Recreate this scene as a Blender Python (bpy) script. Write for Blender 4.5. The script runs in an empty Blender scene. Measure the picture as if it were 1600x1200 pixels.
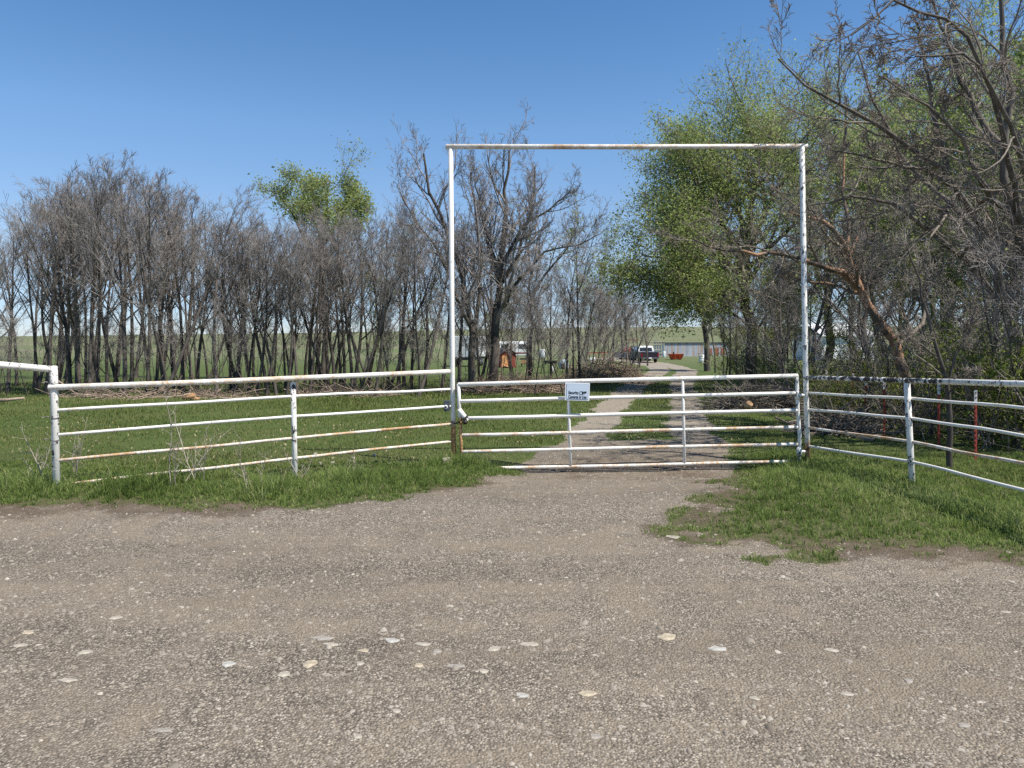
import bpy, bmesh, math, random
import numpy as np
from mathutils import Vector, Matrix

# ------------------------------------------------------------------ camera, sky, sun, exposure
SC = bpy.context.scene
COL = SC.collection
F = 1150.0            # focal length in pixels of the 1600 px wide photograph
HOR = 518.0           # pixel row of eye level
EYE = 1.7
cam_d = bpy.data.cameras.new('camera')
cam = bpy.data.objects.new('camera', cam_d)
COL.objects.link(cam)
cam.location = (0, 0, EYE)
cam.rotation_euler = (math.radians(90), 0, 0)
cam_d.sensor_width = 36
cam_d.lens = 36 * F / 1600
cam_d.shift_y = -(600 - HOR) / 1600
cam_d.clip_start = 0.05
cam_d.clip_end = 5000
SC.camera = cam

SUN_EL = math.radians(59)
SUN_AZ = math.radians(118)          # clockwise from +Y (into the picture) towards +X (right)
world = bpy.data.worlds.new('World')
SC.world = world
world.use_nodes = True
wn = world.node_tree
bgn = wn.nodes['Background']
sky = wn.nodes.new('ShaderNodeTexSky')
sky.sky_type = 'NISHITA'
sky.sun_disc = False
sky.sun_elevation = SUN_EL
sky.sun_rotation = SUN_AZ
sky.air_density = 0.7
sky.dust_density = 0.0
sky.altitude = 1000
sky.ozone_density = 8.0
# spring haze: the clear-air sky is whitened and evened out towards the horizon
tcw = wn.nodes.new('ShaderNodeTexCoord')
spw = wn.nodes.new('ShaderNodeSeparateXYZ')
wn.links.new(tcw.outputs['Generated'], spw.inputs[0])
rw = wn.nodes.new('ShaderNodeValToRGB')
els = rw.color_ramp.elements
while len(els) < 6:
    els.new(0.5)
for e_, (p_, c_) in zip(els, ((0.0, (0.50, 0.46, 0.46)), (0.03, (0.58, 0.52, 0.50)), (0.106, (0.98, 0.77, 0.60)), (0.26, (1.0, 0.99, 0.84)), (0.40, (0.76, 0.92, 0.86)), (1.0, (0.72, 0.86, 0.84)))):
    e_.position = p_
    e_.color = (*c_, 1)
wn.links.new(spw.outputs['Z'], rw.inputs['Fac'])
mxw = wn.nodes.new('ShaderNodeMix')
mxw.data_type = 'RGBA'
mxw.blend_type = 'MULTIPLY'
mxw.inputs[0].default_value = 1.0
wn.links.new(sky.outputs['Color'], mxw.inputs[6])
wn.links.new(rw.outputs['Color'], mxw.inputs[7])
wn.links.new(mxw.outputs[2], bgn.inputs['Color'])
bgn.inputs['Strength'].default_value = 0.145
sun_d = bpy.data.lights.new('sun', 'SUN')
sun_d.energy = 4.4
sun_d.angle = math.radians(0.5)
sun_d.color = (1.0, 0.95, 0.87)
sun = bpy.data.objects.new('sun', sun_d)
COL.objects.link(sun)
SVEC = Vector((math.sin(SUN_AZ) * math.cos(SUN_EL), math.cos(SUN_AZ) * math.cos(SUN_EL), math.sin(SUN_EL)))
sun.rotation_euler = (-SVEC).to_track_quat('-Z', 'Y').to_euler()
sun.location = (20, 20, 40)
SC.view_settings.view_transform = 'Standard'
SC.view_settings.look = 'None'
SC.view_settings.exposure = 0.70
SC.view_settings.gamma = 1.0
SC.render.engine = 'CYCLES'
SC.cycles.use_denoising = False
SC.cycles.use_adaptive_sampling = False
SC.cycles.max_bounces = 6
SC.cycles.transparent_max_bounces = 8

RNG = np.random.default_rng(7)
random.seed(7)


# ------------------------------------------------------------------ helpers
def at(px, py, d):
    return Vector(((px - 800) / F * d, d, EYE + (HOR - py) / F * d))


def tag(o, label=None, cat=None, group=None, kind=None):
    if label:
        o['label'] = label
    if cat:
        o['category'] = cat
    if group:
        o['group'] = group
    if kind:
        o['kind'] = kind
    return o


def empty(name, loc, label, cat, group=None, rz=0.0):
    o = bpy.data.objects.new(name, None)
    COL.objects.link(o)
    o.location = loc
    o.rotation_euler = (0, 0, rz)
    return tag(o, label, cat, group)


def link(name, me, parent=None):
    o = bpy.data.objects.new(name, me)
    COL.objects.link(o)
    if parent is not None:
        o.parent = parent
    return o


def np_mesh(name, verts, quads=None, tris=None, mat=None, smooth=True, attrs=None):
    me = bpy.data.meshes.new(name)
    nv = len(verts)
    me.vertices.add(nv)
    me.vertices.foreach_set('co', np.asarray(verts, np.float32).ravel())
    lv, ls, lt = [], [], []
    off = 0
    for arr, k in ((quads, 4), (tris, 3)):
        if arr is None or len(arr) == 0:
            continue
        arr = np.asarray(arr, np.int32)
        lv.append(arr.ravel())
        ls.append(off + np.arange(len(arr), dtype=np.int32) * k)
        lt.append(np.full(len(arr), k, np.int32))
        off += arr.size
    lv = np.concatenate(lv)
    ls = np.concatenate(ls)
    me.loops.add(len(lv))
    me.loops.foreach_set('vertex_index', lv)
    me.polygons.add(len(ls))
    me.polygons.foreach_set('loop_start', ls)
    me.polygons.foreach_set('loop_total', np.concatenate(lt))
    me.polygons.foreach_set('use_smooth', np.full(len(ls), smooth))
    if attrs:
        for k, v in attrs.items():
            a = me.attributes.new(k, 'FLOAT', 'POINT')
            a.data.foreach_set('value', np.asarray(v, np.float32))
    me.update(calc_edges=True)
    if mat:
        me.materials.append(mat)
    return me


def hash2(ix, iy, seed):
    n = (ix.astype(np.int64) * 374761393 + iy.astype(np.int64) * 668265263 + seed * 982451653) & 0x7fffffff
    n = ((n ^ (n >> 13)) * 1274126177) & 0x7fffffff
    n = n ^ (n >> 16)
    return (n & 0xffffff) / float(0xffffff)


def vnoise(x, y, seed=0):
    x = np.asarray(x, float)
    y = np.asarray(y, float)
    ix = np.floor(x)
    iy = np.floor(y)
    fx = x - ix
    fy = y - iy
    fx = fx * fx * (3 - 2 * fx)
    fy = fy * fy * (3 - 2 * fy)
    a = hash2(ix, iy, seed)
    b = hash2(ix + 1, iy, seed)
    c = hash2(ix, iy + 1, seed)
    d = hash2(ix + 1, iy + 1, seed)
    return (a * (1 - fx) + b * fx) * (1 - fy) + (c * (1 - fx) + d * fx) * fy - 0.5


def fbm(x, y, seed=0, octv=3):
    s = 0
    a = 1.0
    for i in range(octv):
        s = s + a * vnoise(x * 2 ** i + 13.7 * i, y * 2 ** i - 7.1 * i, seed + i)
        a *= 0.5
    return s


def sstep(a, b, x):
    t = np.clip((x - a) / (b - a), 0, 1)
    return t * t * (3 - 2 * t)


# ------------------------------------------------------------------ materials
def new_mat(name):
    m = bpy.data.materials.new(name)
    m.use_nodes = True
    nt = m.node_tree
    for n in list(nt.nodes):
        nt.nodes.remove(n)
    out = nt.nodes.new('ShaderNodeOutputMaterial')
    return m, nt, out


class NT:
    def __init__(self, nt):
        self.nt = nt

    def n(self, t, **kw):
        node = self.nt.nodes.new(t)
        for k, v in kw.items():
            setattr(node, k, v)
        return node

    def link(self, a, b):
        self.nt.links.new(a, b)

    def coord(self, kind='Object'):
        return self.n('ShaderNodeTexCoord').outputs[kind]

    def pos(self):
        return self.n('ShaderNodeNewGeometry').outputs['Position']

    def mapping(self, vec, scale):
        m = self.n('ShaderNodeMapping')
        self.link(vec, m.inputs['Vector'])
        m.inputs['Scale'].default_value = scale
        return m.outputs['Vector']

    def noise(self, vec, scale, detail=4, rough=0.6):
        t = self.n('ShaderNodeTexNoise')
        self.link(vec, t.inputs['Vector'])
        t.inputs['Scale'].default_value = scale
        t.inputs['Detail'].default_value = detail
        t.inputs['Roughness'].default_value = rough
        return t.outputs['Fac']

    def voro(self, vec, scale, feature='F1', rand=1.0):
        t = self.n('ShaderNodeTexVoronoi')
        t.feature = feature
        self.link(vec, t.inputs['Vector'])
        t.inputs['Scale'].default_value = scale
        t.inputs['Randomness'].default_value = rand
        return t

    def ramp(self, fac, stops, interp='LINEAR'):
        r = self.n('ShaderNodeValToRGB')
        r.color_ramp.interpolation = interp
        e = r.color_ramp.elements
        while len(e) < len(stops):
            e.new(0.5)
        for i, (p, c) in enumerate(stops):
            e[i].position = p
            c = (c, c, c) if isinstance(c, (int, float)) else c
            e[i].color = (c[0], c[1], c[2], 1)
        self.link(fac, r.inputs['Fac'])
        return r.outputs['Color']

    def mix(self, fac, a, b, blend='MIX'):
        m = self.n('ShaderNodeMix', data_type='RGBA', blend_type=blend)
        for sock, v in ((m.inputs[0], fac), (m.inputs[6], a), (m.inputs[7], b)):
            if isinstance(v, (int, float)):
                sock.default_value = v
            elif isinstance(v, tuple):
                sock.default_value = (v[0], v[1], v[2], 1)
            else:
                self.link(v, sock)
        return m.outputs[2]

    def math(self, op, a, b=None, clamp=False):
        m = self.n('ShaderNodeMath', operation=op, use_clamp=clamp)
        for sock, v in ((m.inputs[0], a), (m.inputs[1], b)):
            if v is None:
                continue
            if isinstance(v, (int, float)):
                sock.default_value = v
            else:
                self.link(v, sock)
        return m.outputs[0]

    def attr(self, name):
        a = self.n('ShaderNodeAttribute')
        a.attribute_name = name
        return a.outputs['Fac']

    def bsdf(self, col, rough=0.8, metal=0.0, spec=0.3, bump=None, bstr=0.3, bdist=0.01):
        b = self.n('ShaderNodeBsdfPrincipled')
        if isinstance(col, tuple):
            b.inputs['Base Color'].default_value = (*col[:3], 1)
        else:
            self.link(col, b.inputs['Base Color'])
        if isinstance(rough, (int, float)):
            b.inputs['Roughness'].default_value = rough
        else:
            self.link(rough, b.inputs['Roughness'])
        b.inputs['Metallic'].default_value = metal
        b.inputs['Specular IOR Level'].default_value = spec
        if bump is not None:
            bn = self.n('ShaderNodeBump')
            bn.inputs['Strength'].default_value = bstr
            bn.inputs['Distance'].default_value = bdist
            self.link(bump, bn.inputs['Height'])
            self.link(bn.outputs['Normal'], b.inputs['Normal'])
        return b.outputs['BSDF']


def plain(name, col, rough=0.6, metal=0.0, var=0.15, scale=6.0, spec=0.3):
    m, nt, out = new_mat(name)
    t = NT(nt)
    n = t.noise(t.coord(), scale, 5)
    lo = tuple(c * (1 - var) for c in col)
    hi = tuple(min(1, c * (1 + var)) for c in col)
    c = t.ramp(n, [(0.3, lo), (0.7, hi)])
    t.link(t.bsdf(c, rough, metal, spec), out.inputs['Surface'])
    return m


def ground_material():
    m, nt, out = new_mat('ground_cover')
    t = NT(nt)
    p = t.pos()
    g = t.attr('gravel')
    dirt = t.attr('dirt')
    far = t.attr('far')
    # grass sward
    n1 = t.noise(p, 0.55, 5, 0.65)
    n2 = t.noise(p, 9.0, 5, 0.7)
    n3 = t.noise(p, 55.0, 3, 0.7)
    grass = t.ramp(n1, [(0.3, (0.060, 0.100, 0.022)), (0.5, (0.085, 0.125, 0.030)), (0.72, (0.115, 0.135, 0.045))])
    grass = t.mix(t.ramp(n2, [(0.5, 0.0), (0.75, 0.75)]), grass, (0.15, 0.135, 0.065))
    grass = t.mix(t.ramp(n3, [(0.35, 0.55), (0.6, 0.0)]), grass, (0.035, 0.045, 0.016))
    sd = t.mapping(p, (0.010, 0.035, 0.05))
    nf = t.noise(sd, 1.0, 5, 0.6)
    farcol = t.ramp(nf, [(0.3, (0.105, 0.135, 0.055)), (0.55, (0.150, 0.155, 0.085)), (0.75, (0.18, 0.165, 0.10))])
    grass = t.mix(far, grass, farcol)
    # brown soil
    soil = t.ramp(t.noise(p, 14.0, 6, 0.75), [(0.3, (0.075, 0.055, 0.038)), (0.55, (0.125, 0.095, 0.068)), (0.75, (0.20, 0.16, 0.12))])
    # gravel: crushed stone of several sizes over tan fines
    v1 = t.voro(p, 78.0)
    v2 = t.voro(p, 150.0)
    v3 = t.voro(p, 24.0)
    stretch = t.mapping(p, (0.22, 1.0, 1.0))
    big = t.noise(stretch, 0.8, 5, 0.6)
    mid = t.noise(p, 3.2, 5, 0.65)
    sep = t.n('ShaderNodeSeparateColor')
    t.link(v1.outputs['Color'], sep.inputs['Color'])
    sep2 = t.n('ShaderNodeSeparateColor')
    t.link(v2.outputs['Color'], sep2.inputs['Color'])
    sep3 = t.n('ShaderNodeSeparateColor')
    t.link(v3.outputs['Color'], sep3.inputs['Color'])
    stone = t.ramp(sep.outputs[0], [(0.0, (0.075, 0.067, 0.060)), (0.3, (0.17, 0.154, 0.135)), (0.7, (0.30, 0.272, 0.236)), (0.95, (0.52, 0.475, 0.41))])
    stone2 = t.ramp(sep2.outputs[0], [(0.0, (0.085, 0.075, 0.065)), (0.5, (0.22, 0.195, 0.168)), (0.95, (0.48, 0.43, 0.37))])
    stone = t.mix(t.ramp(sep.outputs[1], [(0.45, 0.0), (0.5, 1.0)]), stone, stone2)
    stone = t.mix(t.ramp(v1.outputs['Distance'], [(0.35, 0.0), (0.75, 0.75)]), stone, (0.085, 0.074, 0.063))
    chip = t.math('MULTIPLY', t.ramp(sep3.outputs[0], [(0.93, 0.0), (0.95, 1.0)]), t.ramp(v3.outputs['Distance'], [(0.28, 1.0), (0.36, 0.0)]))
    stone = t.mix(chip, stone, (0.36, 0.325, 0.27))
    fines = t.ramp(t.noise(p, 140.0, 3, 0.7), [(0.25, (0.13, 0.107, 0.084)), (0.5, (0.26, 0.222, 0.178)), (0.75, (0.42, 0.365, 0.30))])
    ff = t.math('ADD', t.math('MULTIPLY', big, 0.6), t.math('MULTIPLY', mid, 0.5))
    gravel = t.mix(t.ramp(ff, [(0.49, 0.06), (0.63, 0.72)]), stone, fines)
    tone = t.ramp(t.noise(stretch, 0.55, 6, 0.7), [(0.30, 0.74), (0.5, 1.0), (0.7, 1.16)])
    gravel = t.mix(1.0, gravel, tone, 'MULTIPLY')
    gravel = t.mix(1.0, gravel, (0.91, 0.87, 0.80), 'MULTIPLY')
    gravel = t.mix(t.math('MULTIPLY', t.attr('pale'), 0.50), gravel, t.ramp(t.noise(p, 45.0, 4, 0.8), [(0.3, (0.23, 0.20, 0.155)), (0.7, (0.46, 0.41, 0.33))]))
    nfine = t.math('ADD', t.math('MULTIPLY', t.noise(p, 30.0, 4, 0.75), 0.5), t.math('MULTIPLY', t.noise(p, 7.0, 3, 0.6), 0.5))
    gm = t.ramp(t.math('ADD', g, t.math('MULTIPLY', t.math('SUBTRACT', nfine, 0.5), 1.5)), [(0.42, 0.0), (0.58, 1.0)])
    dm = t.ramp(t.math('ADD', dirt, t.math('MULTIPLY', t.math('SUBTRACT', nfine, 0.5), 1.6)), [(0.40, 0.0), (0.65, 0.9)])
    soil2 = t.mix(0.6, soil, t.ramp(t.noise(p, 60.0, 4, 0.8), [(0.35, (0.045, 0.055, 0.018)), (0.55, (0.095, 0.105, 0.036)), (0.72, (0.21, 0.175, 0.10))]))
    thin = t.math('MULTIPLY', t.math('SUBTRACT', 1.0, t.attr('far40')), t.ramp(t.noise(p, 18.0, 4, 0.75), [(0.34, 0.55), (0.56, 1.0)]))
    grass = t.mix(thin, grass, soil2)
    col = t.mix(gm, grass, gravel)
    col = t.mix(dm, col, soil)
    h = t.math('SUBTRACT', 1.0, v1.outputs['Distance'])
    h = t.math('ADD', h, t.math('MULTIPLY', sep.outputs[2], 0.5))
    h = t.math('ADD', h, t.math('MULTIPLY', n3, 0.8))
    t.link(t.bsdf(col, 0.92, 0, 0.15, h, 0.75, 0.014), out.inputs['Surface'])
    return m


def bark_material(name, dark, light, peel=None):
    m, nt, out = new_mat(name)
    t = NT(nt)
    p = t.pos()
    st = t.mapping(p, (1, 1, 0.22))
    n = t.noise(st, 22, 5, 0.7)
    c = t.ramp(n, [(0.3, dark), (0.7, light)])
    pat = t.noise(p, 1.7, 3)
    c = t.mix(t.ramp(pat, [(0.45, 0.0), (0.7, 0.6)]), c, tuple(x * 1.45 for x in light))
    if peel:
        pp = t.noise(t.mapping(p, (1, 1, 1)), 2.3, 3)
        c = t.mix(t.ramp(pp, [(0.44, 0.0), (0.50, 1.0)]), c, peel)
    t.link(t.bsdf(c, 0.9, 0, 0.15, n, 0.6, 0.02), out.inputs['Surface'])
    return m


def leaf_material(name, c0, c1, c2, trans=0.45):
    m, nt, out = new_mat(name)
    t = NT(nt)
    a = t.attr('tone')
    c = t.ramp(a, [(0.0, c0), (0.5, c1), (1.0, c2)])
    d = t.n('ShaderNodeBsdfDiffuse')
    tr = t.n('ShaderNodeBsdfTranslucent')
    t.link(c, d.inputs['Color'])
    t.link(c, tr.inputs['Color'])
    mx = t.n('ShaderNodeMixShader')
    mx.inputs[0].default_value = trans
    t.link(d.outputs[0], mx.inputs[1])
    t.link(tr.outputs[0], mx.inputs[2])
    t.link(mx.outputs[0], out.inputs['Surface'])
    return m


def paint_material(name, rust=0.0, chips=0.0, low_z=None, tint=(0.79, 0.765, 0.70)):
    """white enamel on steel pipe: rust blooms (amount 0..1), dark chips (0..1), rust below low_z"""
    m, nt, out = new_mat(name)
    t = NT(nt)
    p = t.pos()
    n1 = t.noise(p, 3.1, 5, 0.7)
    n2 = t.noise(p, 38.0, 4, 0.75)
    n3 = t.noise(t.mapping(p, (1.0, 1.0, 0.6)), 17.0, 5, 0.8)
    grime = t.noise(p, 6.0, 6, 0.75)
    base = t.mix(t.ramp(grime, [(0.42, 0.0), (0.75, 0.5)]), tint, (0.56, 0.53, 0.47))
    rustc = t.ramp(n2, [(0.32, (0.12, 0.055, 0.025)), (0.48, (0.36, 0.19, 0.075)), (0.66, (0.60, 0.42, 0.22))])
    fac = t.math('ADD', t.math('MULTIPLY', n1, 0.62), t.math('MULTIPLY', n2, 0.58))
    if low_z is not None:
        sx = t.n('ShaderNodeSeparateXYZ')
        t.link(p, sx.inputs[0])
        low = t.math('MULTIPLY', t.math('SUBTRACT', low_z, sx.outputs[2]), 1.6, False)
        low = t.math('MINIMUM', t.math('MAXIMUM', low, -0.10), 0.30)
        fac = t.math('ADD', fac, low)
    th = 0.80 - 0.30 * rust
    rf = t.ramp(fac, [(th - 0.04, 0.0), (min(0.99, th + 0.13), 1.0)])
    col = t.mix(rf, base, rustc)
    cth = 0.74 - 0.30 * chips
    cf = t.ramp(t.math('ADD', t.math('MULTIPLY', n3, 0.8), t.math('MULTIPLY', n2, 0.2)), [(cth, 0.0), (min(0.99, cth + 0.025), 1.0)])
    col = t.mix(cf, col, (0.035, 0.028, 0.026))
    rr = t.mix(rf, (0.38, 0.38, 0.38), (0.9, 0.9, 0.9))
    t.link(t.bsdf(col, rr, 0, 0.4, t.math('ADD', n2, n3), 0.25, 0.004), out.inputs['Surface'])
    return m


M = {}
M['ground'] = ground_material()
M['bark_dark'] = bark_material('dark_bark', (0.040, 0.034, 0.029), (0.125, 0.108, 0.092))
M['bark_grey'] = bark_material('grey_bark', (0.060, 0.051, 0.042), (0.18, 0.158, 0.132))
M['bark_peel'] = bark_material('peeling_bark', (0.060, 0.050, 0.042), (0.15, 0.125, 0.10), (0.33, 0.20, 0.125))
M['twig'] = bark_material('twig_bark', (0.150, 0.132, 0.120), (0.305, 0.276, 0.252))
M['twig_dark'] = bark_material('dark_twig_bark', (0.120, 0.100, 0.080), (0.265, 0.228, 0.188))
M['brush'] = bark_material('dead_brush', (0.17, 0.125, 0.095), (0.36, 0.28, 0.215))
M['straw'] = bark_material('dead_stalk', (0.22, 0.19, 0.145), (0.40, 0.355, 0.285))
M['leaf'] = leaf_material('spring_leaf', (0.205, 0.265, 0.080), (0.315, 0.385, 0.130), (0.44, 0.48, 0.21), 0.52)
M['leaf_yellow'] = leaf_material('young_leaf', (0.22, 0.27, 0.085), (0.32, 0.375, 0.13), (0.42, 0.46, 0.20), 0.52)
M['leaf_olive'] = leaf_material('shrub_leaf', (0.115, 0.155, 0.032), (0.195, 0.245, 0.052), (0.30, 0.335, 0.10), 0.5)
M['blade'] = leaf_material('grass_blade', (0.125, 0.180, 0.048), (0.215, 0.290, 0.080), (0.36, 0.405, 0.16), 0.48)
M['straw_blade'] = leaf_material('straw_blade', (0.24, 0.20, 0.11), (0.34, 0.29, 0.17), (0.44, 0.39, 0.25), 0.25)
M['blade_dry'] = leaf_material('field_blade', (0.082, 0.104, 0.028), (0.145, 0.172, 0.050), (0.29, 0.270, 0.125), 0.3)
M['paint'] = paint_material('white_paint', 0.38, 0.25)
M['paint_top'] = paint_material('white_paint_rust_spots', 0.72, 0.25)
M['paint_rusty'] = paint_material('white_paint_heavy_rust', 0.82, 0.35)
M['paint_chip'] = paint_material('white_paint_chipped', 0.22, 0.64)
M['paint_worn'] = paint_material('white_paint_worn_off', 0.15, 0.93)
M['paint_post'] = paint_material('white_post_rust_foot', 0.40, 0.36, 0.62)
M['paint_post2'] = paint_material('white_post_rust_base', 0.22, 0.66, 0.36)
M['rust'] = paint_material('rusted_pipe', 1.6, 0.35)
M['steel'] = plain('grey_steel', (0.18, 0.18, 0.18), 0.45, 0.7)
M['wire'] = plain('fence_wire', (0.23, 0.21, 0.20), 0.5, 0.5)
M['tpost'] = plain('red_post_paint', (0.30, 0.055, 0.035), 0.7, 0, 0.35, 20)
M['white_tip'] = plain('white_tip_paint', (0.6, 0.6, 0.58), 0.6)
M['black'] = plain('black_rubber', (0.022, 0.022, 0.022), 0.8)
M['glass'] = plain('dark_glass', (0.02, 0.026, 0.032), 0.12, 0, 0.2, 2, 0.6)
M['white'] = plain('white_enamel', (0.72, 0.72, 0.70), 0.4, 0, 0.08)
M['stone'] = plain('pale_limestone', (0.34, 0.305, 0.245), 0.9, 0, 0.42, 22)
M['stone_tan'] = plain('tan_limestone', (0.36, 0.305, 0.220), 0.9, 0, 0.42, 22)
M['stone_blue'] = plain('blue_grey_limestone', (0.35, 0.335, 0.30), 0.9, 0, 0.35, 22)
M['stone_grey'] = plain('grey_limestone', (0.27, 0.245, 0.21), 0.9, 0, 0.3, 26)


# ------------------------------------------------------------------ terrain
HD = np.array([-20, 12, 22, 35, 49, 79, 110, 150, 200, 300])
HZ = np.array([0, 0, -.20, -.55, -.93, -1.66, -2.10, -2.35, -2.45, -2.3])


def H(x, y):
    x = np.asarray(x, float)
    y = np.asarray(y, float)
    z = np.interp(y, HD, HZ)
    px = 800 + F * x / np.maximum(y, 1.0)
    hill = np.interp(px, [-400, 0, 460, 930, 2200], [-2.6, -2.2, 0.4, 4.7, 5.6])
    f = sstep(170, 520, y)
    z = z * (1 - f) + hill * f
    z = z - 22 * sstep(560, 1500, y)
    z = z + 0.14 * np.exp(-(((x + 5.0) / 2.2) ** 2 + ((y - 7.9) / 1.0) ** 2))
    z = z + 0.05 * np.exp(-(((x - 3.4) / 1.5) ** 2 + ((y - 8.2) / 1.2) ** 2))
    z = z - 0.125 * np.exp(-((y - 9.35) / 0.75) ** 2) * sstep(-0.45, 0.3, x) * sstep(3.9, 3.1, x)
    near = sstep(60, 15, y)
    z = z + near * 0.035 * fbm(x * 0.9, y * 0.9, 3) * sstep(6.5, 9, y)
    z = z + 0.012 * fbm(x * 2.2, y * 2.6, 9) * near
    z = z + sstep(25, 60, y) * 0.25 * fbm(x * 0.05, y * 0.05, 5)
    return z


def h1(x, y):
    return float(H(np.array([x]), np.array([y]))[0])


ROADPOLY = np.array([(-60, 6.7), (-8, 6.8), (-4.8, 6.93), (-1.96, 7.06), (-1.17, 7.46), (-.43, 8.18), (-.10, 8.9),
                     (.25, 10), (.75, 11.4), (3.35, 11.6), (3.0, 10), (2.72, 9), (2.30, 8.08), (1.87, 7.19),
                     (1.35, 6.35), (1.96, 5.70), (3.76, 5.42), (8, 5.3), (60, 5.1), (60, -12), (-60, -12)])
DRIVE = np.array([(1.45, 8.5), (1.9, 11), (2.67, 14.8), (5.45, 27.5), (8.0, 38), (10.8, 49), (13.4, 64), (14.8, 79), (14.2, 95), (11, 110)])


def poly_sdf(x, y, P):
    d2 = np.full(x.shape, 1e18)
    inside = np.zeros(x.shape, bool)
    n = len(P)
    for i in range(n):
        ax, ay = P[i]
        bx, by = P[(i + 1) % n]
        ex, ey = bx - ax, by - ay
        t = np.clip(((x - ax) * ex + (y - ay) * ey) / (ex * ex + ey * ey), 0, 1)
        d2 = np.minimum(d2, (x - ax - t * ex) ** 2 + (y - ay - t * ey) ** 2)
        c = ((ay > y) != (by > y)) & (x < (bx - ax) * (y - ay) / (by - ay + 1e-12) + ax)
        inside ^= c
    return np.where(inside, 1, -1) * np.sqrt(d2)


def drive_x(y):
    return np.interp(y, DRIVE[:, 1], DRIVE[:, 0])


def masks(x, y):
    s = poly_sdf(x, y, ROADPOLY)
    right_edge = sstep(0.6, 1.6, x) * sstep(4.2, 3.0, x) * sstep(9.2, 7.0, y)
    amp = 0.22 + 0.60 * right_edge
    s1 = s + amp * fbm(x * 2.6, y * 4.2, 21, 5)
    road = sstep(-0.16, 0.16, s1)
    off = x - drive_x(y)
    wid = 0.37 + 0.10 * fbm(x * 0.8, y * 0.5, 40) + 0.010 * np.maximum(y - 14, 0)
    trk = wid - np.minimum(np.abs(off - 0.88), np.abs(off + 0.88)) + 0.22 * fbm(x * 2.2, y * 1.3, 44, 5)
    drv = sstep(-0.15, 0.22, trk) * sstep(8.5, 9.5, y) * sstep(112, 100, y)
    gravel = np.maximum(road, drv)
    band = np.exp(-((s1 - 0.05) / 0.20) ** 2) * sstep(10.5, 8, y)
    dirt = 0.72 * band * (0.75 + 0.9 * fbm(x * 1.1, y * 2.0, 51))
    dirt = np.maximum(dirt, 0.50 * sstep(-0.9, -0.1, s) * sstep(0.15, -0.05, s) * sstep(0.5, 1.0, x) * sstep(10, 9, y) * (0.9 + 1.2 * fbm(x * 1.7, y * 2.4, 57)))
    dirt = dirt + (0.50 + 0.5 * fbm(x * 0.9, y * 1.6, 58)) * np.exp(-((y - 9.3) / 1.1) ** 2) * sstep(0.1, 0.8, x) * sstep(3.2, 2.2, x)
    dirt = dirt + 0.30 * sstep(7.3, 6.7, y) * sstep(6.0, 6.5, y) * sstep(-1.5, -3.0, x)
    wood = sstep(20, 22.5, y + 1.4 * fbm(x * 0.6, y * 0.6, 60)) * sstep(44, 36, y) * sstep(2.5, 1.0, x - 0.10 * y)
    woodr = sstep(5.4, 6.8, x - 0.03 * (y - 9) + 0.8 * fbm(x * 0.8, y * 0.8, 62) - 0.22 * np.maximum(y - 16, 0)) * sstep(60, 45, y) * sstep(8.5, 11, y)
    dirt = np.maximum(dirt, 0.38 * np.maximum(wood, woodr) * (1 - drv))
    return gravel, dirt, road, drv


ys = np.concatenate([np.linspace(-6, 1.5, 24)[:-1], np.exp(np.linspace(math.log(1.5 + 4), math.log(1500 + 4), 620)) - 4])
tc = np.concatenate([np.linspace(-3.2, -1.0, 40)[:-1], np.linspace(-1.0, 1.0, 640), np.linspace(1.0, 3.2, 40)[1:]])
YY, TT = np.meshgrid(ys, tc, indexing='ij')
XX = TT * (YY * 0.86 + 7.0)
gx, gy = XX.ravel(), YY.ravel()
gz = H(gx, gy)
g_gravel, g_dirt, g_road, g_drv = masks(gx, gy)
g_far = sstep(32, 150, gy)
nr, nc = YY.shape
idx = np.arange(nr * nc).reshape(nr, nc)
Q = np.stack([idx[:-1, :-1], idx[:-1, 1:], idx[1:, 1:], idx[1:, :-1]], -1).reshape(-1, 4)
qr = g_road[Q].mean(1)
qd = g_drv[Q].mean(1)
qy = gy[Q].mean(1)
which = np.where((qr > 0.5) & (qy < 9.4), 1, np.where((qd > 0.5) | (qr > 0.5), 2, 0))
for k, (nm, lab) in enumerate((('pasture', 'green grazed pasture rolling back to the low horizon'),
                               ('gravel_road', 'grey tan gravel road across the foreground'),
                               ('driveway', 'two track gravel driveway running back through the gate'))):
    q = Q[which == k]
    used, inv = np.unique(q, return_inverse=True)
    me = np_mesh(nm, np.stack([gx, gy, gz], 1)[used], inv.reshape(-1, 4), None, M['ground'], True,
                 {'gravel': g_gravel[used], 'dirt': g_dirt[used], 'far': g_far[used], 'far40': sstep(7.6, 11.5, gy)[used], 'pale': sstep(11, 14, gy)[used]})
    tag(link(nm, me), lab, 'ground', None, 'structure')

# ------------------------------------------------------------------ fence line data (image measurements at real depths)
PA = at(87, 757, 7.5)
PB = at(461, 750, 8.3)
PL = at(708, 725, 9.45)
PR = at(1262, 722, 9.6)
PS = at(1426, 767, 8.1)


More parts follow.
